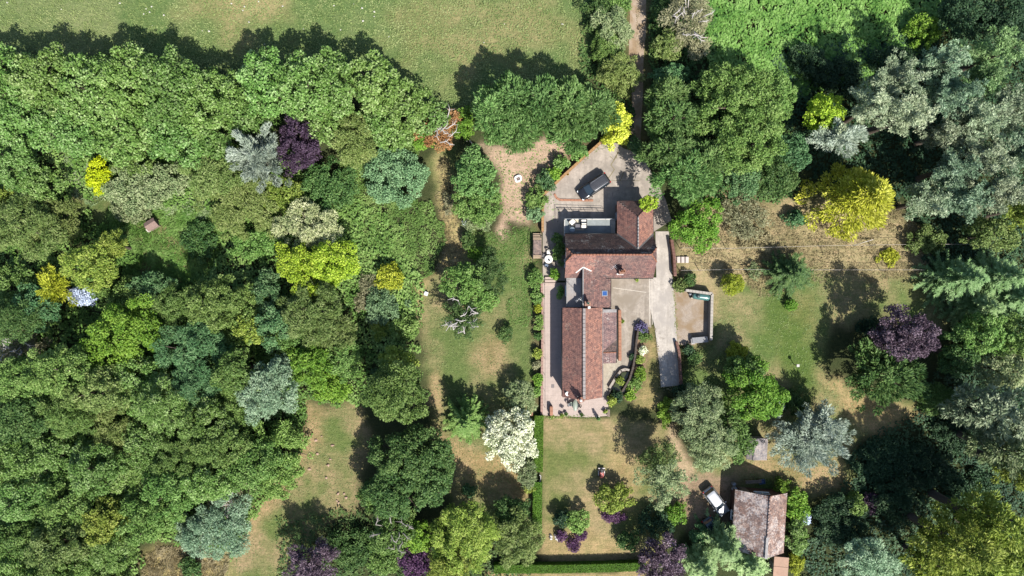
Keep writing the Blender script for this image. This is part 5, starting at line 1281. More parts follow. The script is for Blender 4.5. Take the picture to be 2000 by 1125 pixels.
# ================================================================== TREES AND SHRUBS
# name, kind, px, py, rx, ry (photo pixels of the crown), height m, leaves, label
B, S2, C, F, D_ = 'broadleaf_tree', 'shrub', 'conifer', 'flowering_tree', 'dead_tree'
ROW = 'bright green trees in the row along the pasture'
PLANTS = [
 # row along the pasture, left to right
 (B,'broad',12,150,62,62,9,'bright','bright green tree cut by the left edge, in the row below the pasture'),
 (B,'broad',100,160,66,66,10,'bright','bright green row tree whose shadow peak is second from the left'),
 (B,'broad',178,178,70,72,10,'bright','bright green row tree right of the first dip in the tree line'),
 (B,'broad',262,170,68,70,10.5,'bright','bright green row tree below the dip between two tall shadows'),
 (B,'broad',345,180,76,72,11,'bright','largest bright green row tree under the widest shadow on the pasture'),
 (B,'broad',425,205,70,70,10,'bright','bright green row tree where the tree line slopes down right'),
 (B,'broad',525,170,60,66,10,'bright','bright green row tree left of the paired shadows by the middle of the row'),
 (B,'broad',596,176,62,68,10.5,'bright','bright green row tree above the dark purple plum'),
 (B,'broad',660,172,56,62,10,'bright','bright green row tree left of the dark notch in the row'),
 (B,'broad',738,168,52,58,9,'bright','bright green row tree right of the dark notch in the row'),
 (B,'broad',790,205,58,50,7.5,'bright','low bright green tree at the right hand end of the row'),
 (B,'broad',838,232,40,36,5,'bright','small bright green tree at the very end of the row by the dead trunk'),
 (B,'broad',60,235,70,62,8.5,'bright','bright green tree in second rank near the left edge'),
 (B,'broad',150,255,66,56,8,'bright','bright green second rank tree above the weedy slope'),
 (B,'broad',255,255,74,62,8.5,'bright','bright green second rank tree above the lime yellow shrub'),
 (B,'broad',350,265,66,58,8.5,'bright','bright green second rank tree left of the pale blue spruce'),
 (B,'broad',425,270,48,52,7.5,'bright','bright green second rank tree touching the pale blue spruce'),
 (B,'broad',490,225,54,46,8,'bright','bright green second rank tree directly above the pale blue spruce'),
 (B,'broad',642,240,42,46,7,'bright','bright green tree between the purple plum and the olive column'),
 (B,'broad',735,245,46,40,6,'bright','bright green tree right of the olive column'),
 (B,'broad',770,265,40,32,5,'bright','low bright green tree above the blue green juniper mound'),
 (B,'leafy',28,325,56,52,7,'bright','bright green tree on the left edge, lowest of the row group'),
 (B,'leafy',78,362,44,36,6,'bright','bright green bush like tree tapering right beside the weedy slope'),
 (S2,'leafy',820,272,34,24,2.6,'vivid','vivid green scrub left of the rust brown dead conifer'),
 (S2,'leafy',905,245,22,34,3,'vivid','vivid green scrub behind the fallen pale trunk'),
 (S2,'leafy',790,290,30,20,2.4,'mid','low mixed green scrub above the juniper mound'),
 # west middle
 (C,'needle',508,312,68,68,9.5,'silver','pale blue spruce beside the dark purple plum'),
 (B,'bushy',584,285,40,58,8,'purple','dark purple plum tree right of the pale blue spruce'),
 (B,'fine',690,272,40,58,7,'olive','olive brown column shaped tree amid the bright row'),
 (D_,'fine',857,255,42,42,3.6,'rust','rust brown dead conifer with bare pale branches'),
 (S2,'bushy',772,346,64,60,4.2,'bluegrn','large smooth blue green mound like a juniper'),
 (S2,'bushy',640,365,58,54,4,'dark','dark green mixed shrub below the purple plum'),
 (S2,'leafy',690,315,30,22,3,'mid','green shrub under the olive brown column'),
 (B,'leafy',560,385,44,32,5,'ylgreen','yellow green small tree under the pale blue spruce'),
 (B,'fine',602,440,60,52,5.5,'cream','cream variegated tree above the big yellow tree'),
 (B,'fine',467,402,78,64,7,'olive','wide olive brown tree below the pale blue spruce'),
 (B,'fine',420,345,56,44,6,'olive','olive tree at the upper left of the wide olive brown one'),
 (S2,'leafy',195,342,24,38,3.6,'lime','brilliant lime yellow shrub beside the weedy slope'),
 (S2,'leafy',258,370,58,44,4,'sage','rounded grey green shrub right of the lime yellow one'),
 (S2,'leafy',262,328,46,22,3.6,'mid','green shrub with deep shadow behind the lime yellow one'),
 (S2,'bushy',325,352,48,36,3.2,'sage','grey green shrub in the middle of the western clearing edge'),
 (S2,'leafy',262,408,46,24,2.2,'sage','low pale green thicket above the rustic hut'),
 (B,'fine',52,448,72,56,8,'olive','olive brown tree near the left edge below the dark bank'),
 (B,'fine',110,432,50,46,7,'olive','olive brown tree at the shoulder of the dark bank'),
 (S2,'leafy',20,385,36,26,3.4,'ylgreen','small golden tinted shrub on the left edge'),
 (B,'leafy',184,520,56,44,9,'ylgreen','yellow green tree with a long dark shadow in the clearing'),
 (B,'leafy',226,482,24,28,5.5,'ylgreen','loose yellow green sprig tree at the right of the yellow green one'),
 (C,'needle',110,565,30,54,6,'gold','amber gold conifer beside the silver blue shrub'),
 (S2,'tiny',162,578,30,18,2.6,'skywhite','silver blue white flowering shrub below the yellow green tree'),
 (B,'leafy',592,522,44,46,7,'lemon','lemon yellow tree, left one of a touching pair'),
 (B,'leafy',655,512,48,46,7.5,'lemon','lemon yellow tree, brighter right one of a touching pair'),
 (S2,'bushy',760,541,26,28,3,'gold','amber yellow round shrub alone in the weedy bed'),
 (S2,'fine',706,588,15,22,1.6,'khaki','grey dead shrub below the big lemon yellow tree'),
 (S2,'bushy',745,600,40,34,3,'bluegrn','blue green shrub right of the grey dead shrub'),
 (S2,'fine',720,560,20,24,2,'khaki','brown withered shrub below the lemon yellow tree'),
 (S2,'bushy',500,478,52,32,3,'grass','light green low shrub left of the lemon yellow tree'),
 (S2,'leafy',390,470,36,40,2.2,'dark','dark green bush like tree right of the long grass'),
 (B,'leafy',420,590,56,48,10,'mid','mid green tree right of the deep shadow in the western wood'),
 (B,'leafy',482,606,52,48,8,'mid','mid green tree with a gold tinted side, in the western wood'),
 (B,'leafy',524,565,28,34,7,'teal','small blue green tree left below the lemon yellow tree'),
 (S2,'leafy',500,640,42,34,6,'ylgreen','yellow tinted tree among the mid green crowns of the western wood'),
 (B,'leafy',540,635,40,36,7,'teal','blue green tree between the gold tinted patch and the olive one'),
 (B,'fine',612,612,66,62,8,'olive','broad feathery olive tree below the lemon yellow tree'),
 (B,'fine',655,650,44,40,6.5,'olive','feathery olive tree at the right foot of the broad one'),
 (B,'leafy',565,660,48,34,7,'mid','mid green tree below the broad feathery olive tree'),
 (B,'leafy',612,710,52,40,7,'vivid','vivid green tree above the south western lawn'),
 (S2,'leafy',648,758,36,32,4,'vivid','bright yellow green bush at the top of the south western lawn'),
 (B,'leafy',672,700,34,40,6,'mid','mid green tree at the edge of the large round shadow'),
 (S2,'leafy',740,750,22,30,3,'teal','small blue green shrub in the round shadow'),
 (S2,'leafy',790,640,36,26,2.4,'mid','low shrub with rusty tips beside the mown lawn'),
 (S2,'fine',760,640,44,22,1.6,'ylgreen','golden rough growth left of the mown lawn'),
 (B,'leafy',776,762,58,66,12.5,'mid','tall olive green tree south of the large round shadow'),
 (B,'leafy',778,705,36,28,7,'ylgreen','yellow green tree peeping up behind the tall olive green tree'),
 # western wood
 (B,'leafy',22,560,56,46,7,'mid','mid green tree on the left edge beside the amber conifer'),
 (B,'leafy',75,600,44,40,6.5,'teal','blue green tree just left of the amber conifer foot'),
 (B,'leafy',40,625,52,38,7,'dark','dark green tree on the left edge above the dead twigs'),
 (S2,'fine',40,680,52,36,3,'khaki','dry twiggy scrub with bare stems on the left edge'),
 (S2,'leafy',250,580,56,38,5,'mid','green thicket right of the silver blue shrub'),
 (B,'leafy',300,560,40,30,6,'teal','blue green tree above the vivid green tree'),
 (B,'leafy',250,645,72,58,9,'vivid','vivid green tree right of the square hole of shadow'),
 (B,'leafy',215,700,46,40,9,'vivid','vivid green tree at the lower left of the big vivid one'),
 (B,'fine',388,690,66,66,9,'teal','soft dark blue green tree in the heart of the western wood'),
 (B,'fine',385,752,40,40,8,'teal','soft dark blue green tree at the foot of the larger one'),
 (B,'leafy',350,600,44,36,7.5,'mid','mid green tree above the soft blue green tree'),
 (B,'leafy',452,680,44,44,8,'mid','mid green tree right of the soft blue green tree'),
 (B,'leafy',460,725,40,40,10,'mid','mid green tree at the edge of the deep dark hollow'),
 (B,'leafy',528,768,50,56,7,'tsilver','silvery green tree at the left of the south western lawn'),
 (B,'leafy',548,720,24,26,6.5,'tsilver','slim silvery tree just above the silvery green one by the lawn'),
 (B,'bushy',540,875,60,58,7,'grass','fine leaved fresh green tree beside the south western lawn'),
 (B,'bushy',500,905,52,50,7,'mid','fine leaved mid green tree left of the fresh green one'),
 (B,'bushy',545,930,46,34,5.5,'grass','low fresh green tree where the lawn narrows'),
 (B,'leafy',45,740,58,50,8,'mid','mid green tree on the left edge below the square shadow'),
 (B,'leafy',128,725,58,50,12,'mid','mid green tree just below the square hole of shadow'),
 (B,'leafy',205,760,56,46,8,'olive','olive tinted tree in the western wood, left of the black gap'),
 (B,'leafy',278,745,60,46,8.5,'bright','pale green tree below the big vivid green tree'),
 (B,'leafy',330,790,60,48,8.5,'bright','bright green tree right of the black gap in the wood'),
 (B,'leafy',405,815,56,48,8.5,'bright','bright green tree below the soft blue green trees'),
 (B,'leafy',465,795,46,44,7.5,'mid','mid green tree left of the silvery green tree'),
 (B,'leafy',60,815,62,50,8,'dark','dark green tree on the left edge, three quarters down the photo'),
 (B,'fine',140,805,56,46,8,'mid','feathery green tree left of the black gap, below the dry scrub'),
 (B,'fine',225,835,58,46,8,'olive','feathery olive tree below the black gap in the wood'),
 (B,'leafy',300,865,62,50,8.5,'bright','bright green tree in the middle of the lower wood'),
 (B,'leafy',375,885,60,48,8.5,'mid','yellow green tree at the centre right of the lower wood'),
 (B,'leafy',435,865,50,44,8,'mid','mid green tree left of the fine leaved fresh trees'),
 (B,'leafy',35,900,62,52,8.5,'bright','yellow green tree on the left edge in the lower wood'),
 (B,'leafy',115,890,62,50,8.5,'bright','yellow green tree second from the left edge in the lower wood'),
 (B,'leafy',190,915,58,50,8.5,'bright','bright green tree left of the small black hole in the lower wood'),
 (B,'leafy',265,940,60,48,8.5,'bright','bright green tree above the gold tinted thicket'),
 (B,'leafy',340,955,58,46,8,'grass','fresh green tree right of the gold tinted thicket'),
 (B,'leafy',410,940,48,40,7.5,'bright','yellow green tree above the pale silver green shrub tree'),
 (B,'fine',450,965,42,34,5,'khaki','brownish twiggy tree behind the pale silver green shrub tree'),
 (B,'leafy',55,970,60,46,8,'bright','bright green tree on the left edge above the dark ditch'),
 (B,'leafy',135,985,58,44,8,'mid','mid green tree above the dark ditch in the lower wood'),
 (B,'leafy',215,1015,44,36,7.5,'ylgreen','gold tinted thicket tree in the lower wood'),
 (B,'leafy',295,1010,54,44,7,'grass','smooth fresh green tree left of the pale silver green shrub tree'),
 (B,'leafy',40,1055,64,44,8,'mid','mid green tree on the left edge below the dark ditch'),
 (B,'leafy',120,1065,56,46,7.5,'olive','olive tree near the bottom left corner'),
 (B,'leafy',190,1085,56,42,7.5,'bright','bright green tree on the bottom edge of the western wood'),
 (B,'leafy',228,1075,40,40,6.5,'bright','bright green tree beside the long dry grass at the bottom'),
 (B,'leafy',35,1115,52,36,8,'bright','bright green tree filling the bottom left corner'),
 (B,'leafy',110,1125,54,32,8,'mid','mid green tree on the bottom edge near the corner'),
 (B,'leafy',225,1128,44,26,6,'mid','half cut green tree on the bottom edge by the long dry grass'),
 (B,'fine',432,1030,64,60,6,'tsilver','pale silver green willowy tree beside the south western lawn'),
 (S2,'fine',375,1040,30,36,4,'tsilver','pale silver green shrub at the left of the willowy tree'),
 (S2,'leafy',374,1108,24,22,2.4,'dark','small dark bush in the long dry grass at the bottom'),
 # south centre
 (B,'leafy',800,890,74,62,10,'dark','large dark green oak like tree south of the tall olive tree'),
 (B,'leafy',778,955,60,56,9.5,'dark','dark green tree forming the lower half of the oak group'),
 (B,'leafy',850,925,40,56,9,'dark','dark green tree on the right flank of the oak group'),
 (B,'leafy',735,970,34,30,6,'mid','small mid green tree on the left flank of the oak group'),
 (B,'leafy',772,1030,50,48,8,'mid','green tree with a spray of grey dead twigs'),
 (B,'leafy',815,1045,34,34,7,'vivid','vivid green tree above the dark purple bush at the bottom'),
 (B,'fine',612,1100,52,40,8,'copper','smoky purple grey tree on the bottom edge'),
 (B,'bushy',815,1092,40,38,6,'plum','deep purple tree on the bottom edge between green trees'),
 (B,'fine',905,1050,70,66,9,'ylgreen','large golden olive feathery tree near the bottom centre'),
 (B,'fine',880,1100,46,40,8,'ylgreen','golden olive feathery tree at the foot of the larger one'),
 (B,'fine',1012,1050,48,56,7,'olive','olive green tree left of the lower clipped hedge'),
 (B,'fine',1000,1000,38,34,5,'dark','dark bush like tree in shade above the olive green one'),
 (S2,'leafy',690,1070,50,40,2.6,'dark','dark shrub in shade right of the smoky purple tree'),
 (S2,'leafy',745,1095,36,30,2.4,'mid','green shrub on the bottom edge right of the shade'),
 (S2,'leafy',917,958,16,12,1.4,'teal','small blue green bush sitting in a pointed shadow'),
 (C,'star',913,820,46,50,8,'mid','golden green star shaped conifer on the mown lawn'),
 (F,'bushy',1000,855,53,58,6.5,'white','white flowering tree beside the clipped hedge'),
 (S2,'fine',1018,775,28,38,4,'sage','grey green bush above the white flowering tree'),
 (S2,'fine',1030,925,18,30,2.4,'sage','loose grey green bush beside the garden gate'),
 (S2,'fine',1035,950,14,14,1.6,'ylgreen','small yellow green plant below the garden gate'),
 # terrace lawn
 (B,'fine',905,618,54,50,5.5,'yew','dark tree with bare white branches on the terrace lawn'),
 (B,'leafy',905,552,42,40,6,'grass','rounded green tree at the left of the lawn group'),
 (B,'bushy',938,580,34,32,5,'grass','bright green tree in front of the dark leaning tree'),
 (B,'fine',955,535,38,42,5,'yew','dark leaning twiggy tree on the terrace lawn'),
 (S2,'tiny',988,651,15,16,1.9,'dark','small clipped round bush alone on the terrace lawn'),
 (S2,'tiny',930,494,17,16,1.9,'vivid','brilliant green ball bush on the terrace lawn'),
 (S2,'leafy',915,470,14,22,2.2,'dark','dark upright bush above the brilliant green ball'),
 (B,'bushy',930,345,46,52,6,'plume','fluffy green conifer like tree left of the gravel clearing'),
 (B,'bushy',935,400,46,40,5,'mid','green bush like tree below the fluffy one by the gravel'),
 (S2,'fine',935,430,36,24,2.6,'sage','sparse grey scrub with dead twigs left of the gravel'),
 (S2,'fine',877,398,12,22,1.6,'khaki','withered brown weed clump on the dry path'),
 # terrace edge bushes, north to south
 (S2,'leafy',1045,545,17,20,1.7,'mid','bush at the top of the terrace bed by the wooden bridge'),
 (S2,'leafy',1049,580,12,17,1.4,'mid','second bush down in the terrace wall bed'),
 (S2,'tiny',1051,602,9,10,1.2,'gold','gold tinted bush in the terrace wall bed'),
 (S2,'leafy',1051,630,10,16,1.4,'grass','fresh green bush in the upper middle of the terrace wall bed'),
 (S2,'tiny',1050,657,9,10,1.2,'dark','small dark bush in the middle of the terrace wall bed'),
 (S2,'tiny',1050,690,9,13,1.3,'ylgreen','yellow green bush beside a round shadow by the terrace wall'),
 (S2,'tiny',1047,712,10,8,1.0,'khaki','dry brown bush by the terrace wall'),
 (S2,'tiny',1050,742,10,14,1.4,'vivid','vivid green bush low in the terrace wall bed'),
 (S2,'leafy',1049,766,9,12,1.2,'grass','lowest green bush of the terrace wall bed'),
 # house planting
 (S2,'leafy',1091,484,12,34,2.6,'mid','dark climbing shrub against the west wall of the farmhouse'),
 (S2,'leafy',1084,536,12,10,1.5,'vivid','bright green bush at the head of the terrace steps'),
 (S2,'bushy',1095,571,5,18,1.3,'grass','narrow green climber along the flat roofed wall'),
 (S2,'leafy',1262,400,22,13,6.4,'lemon','yellow climber sprawling over the north east roof corner'),
 (S2,'leafy',1048,390,22,26,2.2,'mid','leafy shrub at the lower end of the diagonal garden wall bed'),
 (S2,'leafy',1045,415,18,18,1.8,'bluegrn','blue green shrub below it by the yard wall'),
 (S2,'leafy',1066,352,18,20,2.0,'teal','grey green shrub halfway up the diagonal wall bed'),
 (S2,'leafy',1082,338,16,14,2.0,'vivid','bright leaved shrub halfway up the diagonal wall bed'),
 (S2,'leafy',1096,318,18,14,2.2,'bright','bright green shrub in the upper diagonal wall bed'),
 (S2,'leafy',1130,298,20,16,2.2,'grass','fresh green shrub at the top of the diagonal wall bed'),
 (S2,'tiny',1253,640,14,12,1.0,'lavender','violet lavender clump at the head of the flower bed'),
 (S2,'leafy',1258,655,13,14,1.1,'mid','green bedding plant beside the lavender'),
 (S2,'tiny',1256,685,9,10,.8,'white','white flowering plant in the middle of the flower bed'),
 (S2,'tiny',1250,703,9,9,.8,'ylgreen','yellow green plant in the narrow flower bed'),
 (S2,'leafy',1250,728,12,16,1.2,'vivid','vivid green plant in the lower flower bed'),
 (S2,'leafy',1241,750,14,16,1.2,'grass','fresh green plant near the foot of the flower bed'),
 (S2,'leafy',1232,770,12,14,1.1,'vivid','vivid green plant at the foot of the flower bed'),
 (S2,'leafy',1212,745,8,10,1.6,'ylgreen','yellow green pond plant by the curved rim'),
 (S2,'bushy',1194,783,9,12,1.5,'ylgreen','variegated bush in shade at the corner of the patio'),
 (S2,'bushy',1205,775,12,12,1.4,'deep','dark bush in shade below the pond'),
 (S2,'bushy',1235,697,8,8,.8,'deep','dark low plant on the dark edge of the flower bed'),
 # east of the lane
 (S2,'fine',1195,55,38,44,4,'sage','grey green hedge tree left of the dirt lane at the top'),
 (S2,'leafy',1205,8,28,24,3,'mid','green shrub left of the lane on the top edge'),
 (S2,'leafy',1170,30,24,40,3,'dark','dark shrub at the pasture corner by the lane'),
 (S2,'fine',1212,145,40,40,5,'olive','brown tinged hedge tree left of the lane above the Leyland clump'),
 (S2,'fine',1185,95,32,34,3.6,'mid','green hedge shrub between the two hedge trees of the lane'),
 (C,'plume',962,222,42,52,9,'plume','leftmost tall feathery conifer of the tight clump north of the yard'),
 (C,'plume',1005,198,44,50,10,'plume','tall feathery conifer second from the left of the tight clump'),
 (C,'plume',1058,205,46,56,10.5,'plume','tall feathery conifer in the middle of the tight clump'),
 (C,'plume',1112,215,46,52,10,'plume','tall feathery conifer fourth in the tight clump'),
 (C,'plume',1160,218,44,46,9,'plume','rightmost tall feathery conifer of the tight clump'),
 (C,'plume',1015,255,50,40,8,'plume','feathery conifer at the front of the clump above the gravel'),
 (C,'plume',1115,262,46,34,7,'plume','feathery conifer at the front of the clump above the yard wall'),
 (S2,'leafy',1206,244,24,42,5,'yellow','bright yellow gold shrub at the top of the parking yard'),
 (S2,'leafy',1190,272,16,12,3,'yellow','lower spill of bright yellow foliage over the yard wall'),
 (B,'fine',1342,48,50,62,6.5,'khaki','pale brown half bare tree east of the lane at the top'),
 (B,'fine',1305,90,28,30,5,'olive','olive tree east of the lane below the pale brown one'),
 (S2,'leafy',1290,30,22,34,3.5,'dark','dark bush beside the lane on the top edge'),
 (S2,'leafy',1285,95,16,22,3,'mid','green bush on the right bank of the lane'),
 (B,'leafy',1310,150,40,26,5,'teal','dark leaved tree in shade above the big eastern trees'),
 (B,'bushy',1440,212,92,76,11,'mid','largest green tree in the middle of the great round clump east of the lane'),
 (B,'bushy',1405,165,52,42,10,'mid','green tree at the upper left of the great round clump east of the lane'),
 (B,'bushy',1500,190,48,52,10,'mid','green tree on the right flank of the great round clump east of the lane'),
 (B,'bushy',1455,280,76,60,11,'mid','green tree at the lower side of the great round clump east of the lane'),
 (C,'plume',1300,195,44,40,8.5,'plume','feathery conifer against the upper side of the big round tree'),
 (C,'plume',1312,235,54,46,9,'plume','feathery conifer left of the big round tree by the lane'),
 (C,'plume',1310,300,56,42,9,'plume','feathery conifer beside the lane above the yard'),
 (C,'plume',1340,345,68,50,9.5,'plume','broad feathery conifer overhanging the top of the drive'),
 (C,'plume',1375,320,44,46,9.5,'plume','feathery conifer between the broad one and the big round tree'),
 (S2,'leafy',1240,285,16,16,2,'teal','small shrub in the shadow at the lane end'),
 (B,'bushy',1448,345,40,44,7,'teal','blue grey tree below the big round tree'),
 (B,'leafy',1505,340,52,44,7,'dark','dark green tree between the blue grey one and the yellow tree'),
 (B,'leafy',1540,300,40,40,6.5,'teal','dark blue green tree under the pale conifer branches'),
 (B,'leafy',1605,222,40,38,7,'lemon','yellow green tree below the bracken field'),
 (C,'needle',1632,272,66,38,8,'silver','pale grey feathery conifer reaching left below the yellow green tree'),
 (B,'leafy',1365,440,54,46,5.5,'vivid','bright green rounded tree overhanging the drive east of the house'),
 (S2,'fine',1452,428,46,46,2.8,'khaki','olive brown grassy shrub right of the bright green rounded tree'),
 (S2,'fine',1480,470,40,18,1.2,'hay','straw coloured tuft bank below the olive brown shrub'),
 (C,'plume',1646,396,92,74,12.5,'yellow','large golden yellow conifer like tree on the eastern grass'),
 (S2,'bushy',1550,428,28,20,2.4,'teal','blue green low shrub left of the large golden yellow tree'),
 (S2,'tiny',1348,546,14,13,1.7,'dark','small dark round bush south of the pale steps'),
 (S2,'leafy',1329,560,14,14,1.3,'olive','olive bush at the corner of the gravel bay'),
 (S2,'tiny',1430,555,24,21,3.8,'gold','egg shaped golden shrub with a long shadow'),
 (S2,'leafy',1472,530,16,16,1.4,'sage','open rose like shrub on the dry grass'),
 (C,'starlong',1540,535,50,48,6.5,'yew','dark star shaped conifer on the eastern lawn'),
 (S2,'tiny',1545,596,13,12,1.3,'vivid','small bright green round bush below the dark star conifer'),
 (B,'bushy',1762,652,58,50,11,'copper','copper purple tree on the eastern lawn'),
 (C,'sprig',1722,736,84,56,8,'dark','broad dark green spreading conifer below the copper purple tree'),
 (S2,'leafy',1438,688,24,18,2.4,'gold','golden bush in the shadow below the gravel bay'),
 (S2,'tiny',1357,700,14,12,1.4,'dark','dark small round bush south of the storage box'),
 (S2,'leafy',1345,682,12,12,1.3,'deep','dark shrub beside the drive below the storage box'),
 (B,'leafy',1475,765,58,58,8,'vivid','bright fresh green tree right of the grey willow pair'),
 (B,'leafy',1455,722,36,32,7,'mid','shaded green tree at the upper left of the bright fresh green tree'),
 (S2,'leafy',1550,785,36,26,2.4,'dark','dark sprawling bush right of the bright fresh green tree'),
 (C,'needle',1576,864,92,66,7,'silver','pale blue cedar beside the grey boarded shed'),
 (C,'needle',1600,822,48,36,7.5,'silver','smaller pale blue conifer leaning above the large pale blue cedar'),
 (B,'fine',1362,800,48,54,7.5,'sage','grey green willow like tree at the bottom of the drive, upper one'),
 (B,'fine',1385,860,54,56,7.5,'sage','grey green willow like tree left of the shed, lower one'),
 (B,'leafy',1430,845,36,54,6,'mid','mid green tree between the willow pair and the shed'),
 (S2,'leafy',1300,800,12,36,1.8,'vivid','vivid green bush strip along the foot of the drive'),
 (S2,'leafy',1335,765,20,16,2,'deep','dark bush at the end of the drive'),
 (B,'fine',1298,935,58,52,8.5,'sage','grey green birch like tree casting a long streaky shadow'),
 (B,'fine',1285,890,40,30,7,'olive','shaded olive tree at the upper side of the birch like tree'),
 (S2,'leafy',1196,972,38,32,3.2,'ylgreen','yellow green round shrub on the front lawn'),
 (S2,'tiny',1200,1008,28,10,1.2,'plum','purple low border under the yellow green round shrub'),
 (S2,'leafy',1128,1018,24,26,2.8,'grass','fresh green bush above the purple heart'),
 (S2,'leafy',1098,1012,18,18,2.4,'deep','dark shaded side bush left of the fresh green one'),
 (S2,'tiny',1096,1046,12,13,1.2,'plum','left lobe of the purple heart shaped bedding'),
 (S2,'tiny',1135,1045,14,13,1.2,'plum','right lobe of the purple heart shaped bedding'),
 (S2,'tiny',1120,1066,14,14,1.0,'plum','lower point of the purple heart shaped bedding'),
 (S2,'leafy',1226,1056,22,22,2.4,'dark','dark green round bush at the lower right of the front lawn'),
 (B,'bushy',1290,1090,50,44,7,'copper','purple copper tree on the bottom edge right of the front lawn'),
 (S2,'leafy',1320,1003,22,22,2.4,'vivid','vivid bush in a gap of shade by the garage track'),
 (S2,'leafy',1280,1020,40,30,2,'deep','dark undergrowth bush in deep shade by the birch'),
 (C,'starlong',1415,1062,50,50,8.5,'cedarl','light green feathery conifer in front of the garage'),
 (C,'starlong',1370,1100,42,40,8,'cedarl','light green feathery conifer on the bottom edge below the dark teal car'),
 (C,'starlong',1465,1098,44,40,7,'cedarl','light green feathery conifer touching the garage roof'),
 (S2,'leafy',1366,1045,22,20,2.4,'teal','blue green bush left of the dark teal car'),
 (S2,'leafy',1556,985,22,36,3,'vivid','vivid climber along the east side of the garage, upper part'),
 (S2,'leafy',1556,1045,22,38,3,'bright','bright green climber along the east side of the garage, lower part'),
 (S2,'leafy',1525,950,16,14,1.8,'vivid','small vivid shrub at the north east garage corner'),
 (S2,'tiny',1573,1012,10,14,1.6,'skywhite','pale lilac flowering bush beside the garage climber'),
 (S2,'fine',1555,1100,14,26,2,'gold','yellowed grassy bush beside the flat tan shed'),
 # east wood
 (C,'pine',1735,165,56,56,14,'pine','grey green pine with a tall spire below the bracken field'),
 (C,'pine',1695,215,54,44,14,'pine','grey green pine at the left of the eastern pines'),
 (C,'pine',1752,232,56,44,14,'pine','grey green pine in the centre of the upper eastern pines'),
 (C,'pine',1838,190,50,56,14,'tsilver','pale silver pine in the upper eastern wood'),
 (C,'pine',1822,128,46,38,14,'tsilver','pale silver pine tuft above the others'),
 (C,'pine',1925,112,54,50,12,'cedarl','fresh green pine near the top right corner'),
 (C,'pine',1905,165,44,40,11,'cedarl','fresh green pine beside the fallen orange branch'),
 (C,'pine',1835,265,48,44,10,'pine','grey green pine right of the dark hollow'),
 (C,'pine',1895,240,54,50,12,'pine','grey green pine in the middle of the right edge wood'),
 (C,'pine',1958,220,54,54,12,'pine','grey green pine on the right edge, upper one'),
 (C,'pine',1970,300,52,50,12,'tsilver','pale silver pine on the right edge'),
 (C,'pine',1905,310,56,50,12,'pine','sage green pine left of the pale silver one on the right edge'),
 (C,'pine',1845,335,54,48,11.5,'tsilver','pale silver pine above the rail fence end'),
 (C,'pine',1800,395,44,44,10,'pine','blue green pine right of the golden yellow tree'),
 (C,'pine',1868,392,54,44,11,'tsilver','pale silver pine over the end of the northern rail fence'),
 (C,'pine',1940,380,56,50,12,'pine','sage green pine on the right edge level with the yellow tree'),
 (C,'pine',1990,410,36,46,11,'ylgreen','yellow green tree on the right edge'),
 (S2,'leafy',1805,60,36,30,3.5,'vivid','vivid bush at the right hand end of the bracken field'),
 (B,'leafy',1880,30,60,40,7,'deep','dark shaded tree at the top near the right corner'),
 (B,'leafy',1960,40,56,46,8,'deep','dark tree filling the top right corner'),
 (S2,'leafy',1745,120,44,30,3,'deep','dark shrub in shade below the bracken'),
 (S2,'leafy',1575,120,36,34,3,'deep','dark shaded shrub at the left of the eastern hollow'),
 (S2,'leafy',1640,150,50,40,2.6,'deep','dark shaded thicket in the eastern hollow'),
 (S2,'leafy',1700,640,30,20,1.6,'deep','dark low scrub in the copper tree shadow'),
 (S2,'leafy',1735,500,26,16,0.6,'gold','yellow wildflower clump between the two rail fences'),
 (S2,'leafy',1810,470,40,30,2.4,'olive','olive scrub at the shaded end of the rail fences'),
 (B,'leafy',1930,460,48,34,8,'olive','olive tree on the right above the light green cedars'),
 (C,'starlong',1868,545,62,54,10,'cedarl','light green long branched cedar reaching over the lawn corner'),
 (C,'starlong',1940,540,60,52,11,'cedarl','light green long branched cedar behind the leftmost one'),
 (C,'starlong',1985,585,52,50,11,'cedarl','light green long branched cedar on the right edge'),
 (C,'starlong',1905,600,58,40,9,'cedarl','light green long branched cedar above the glossy trees'),
 (B,'leafy',1920,652,54,44,9,'grass','glossy blue green tree right of the copper purple tree'),
 (B,'leafy',1980,665,46,46,9.5,'mid','mid green glossy tree on the right edge below the cedars'),
 (B,'leafy',1955,720,50,42,9,'sage','sage tree on the right edge level with the dark conifer'),
 (B,'leafy',1868,690,40,46,7,'dark','deep shaded tree right of the dark spreading conifer'),
 (B,'fine',1830,780,46,30,5,'mid','light leaved shrub tree at the corner of the dry strip'),
 (C,'sprig',1905,800,56,48,14,'pine','pale feathery conifer in the lower right wood'),
 (C,'sprig',1960,815,54,50,15,'pine','pale feathery conifer on the right edge of the lower wood'),
 (C,'sprig',1945,870,58,46,15,'sage','sage feathery conifer below the pale feathery pair'),
 (C,'sprig',1985,910,44,44,15,'ylgreen','yellow green feathery conifer on the right edge'),
 (B,'leafy',1640,1015,56,50,3.2,'deep','dark dome shaped tree in shade right of the garage'),
 (S2,'leafy',1670,985,18,26,3.6,'grass','sunlit green shrub beside the dark dome tree'),
 (S2,'tiny',1700,985,18,24,2.4,'purple','dark violet shrub in shade near the dark dome tree'),
 (B,'leafy',1745,980,44,40,3,'deep','dark shaded tree behind the violet shrub'),
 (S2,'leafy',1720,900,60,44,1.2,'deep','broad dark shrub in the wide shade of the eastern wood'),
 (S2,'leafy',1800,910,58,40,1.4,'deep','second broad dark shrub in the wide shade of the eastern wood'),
 (B,'fine',1695,1090,56,44,7,'tsilver','blue silver feathery tree on the bottom edge'),
 (C,'sprig',1850,1050,62,54,18,'ylgreen','big yellow green spiky conifer in the lower right wood'),
 (C,'sprig',1915,1010,60,48,18,'ylgreen','yellow green spiky conifer behind the big one'),
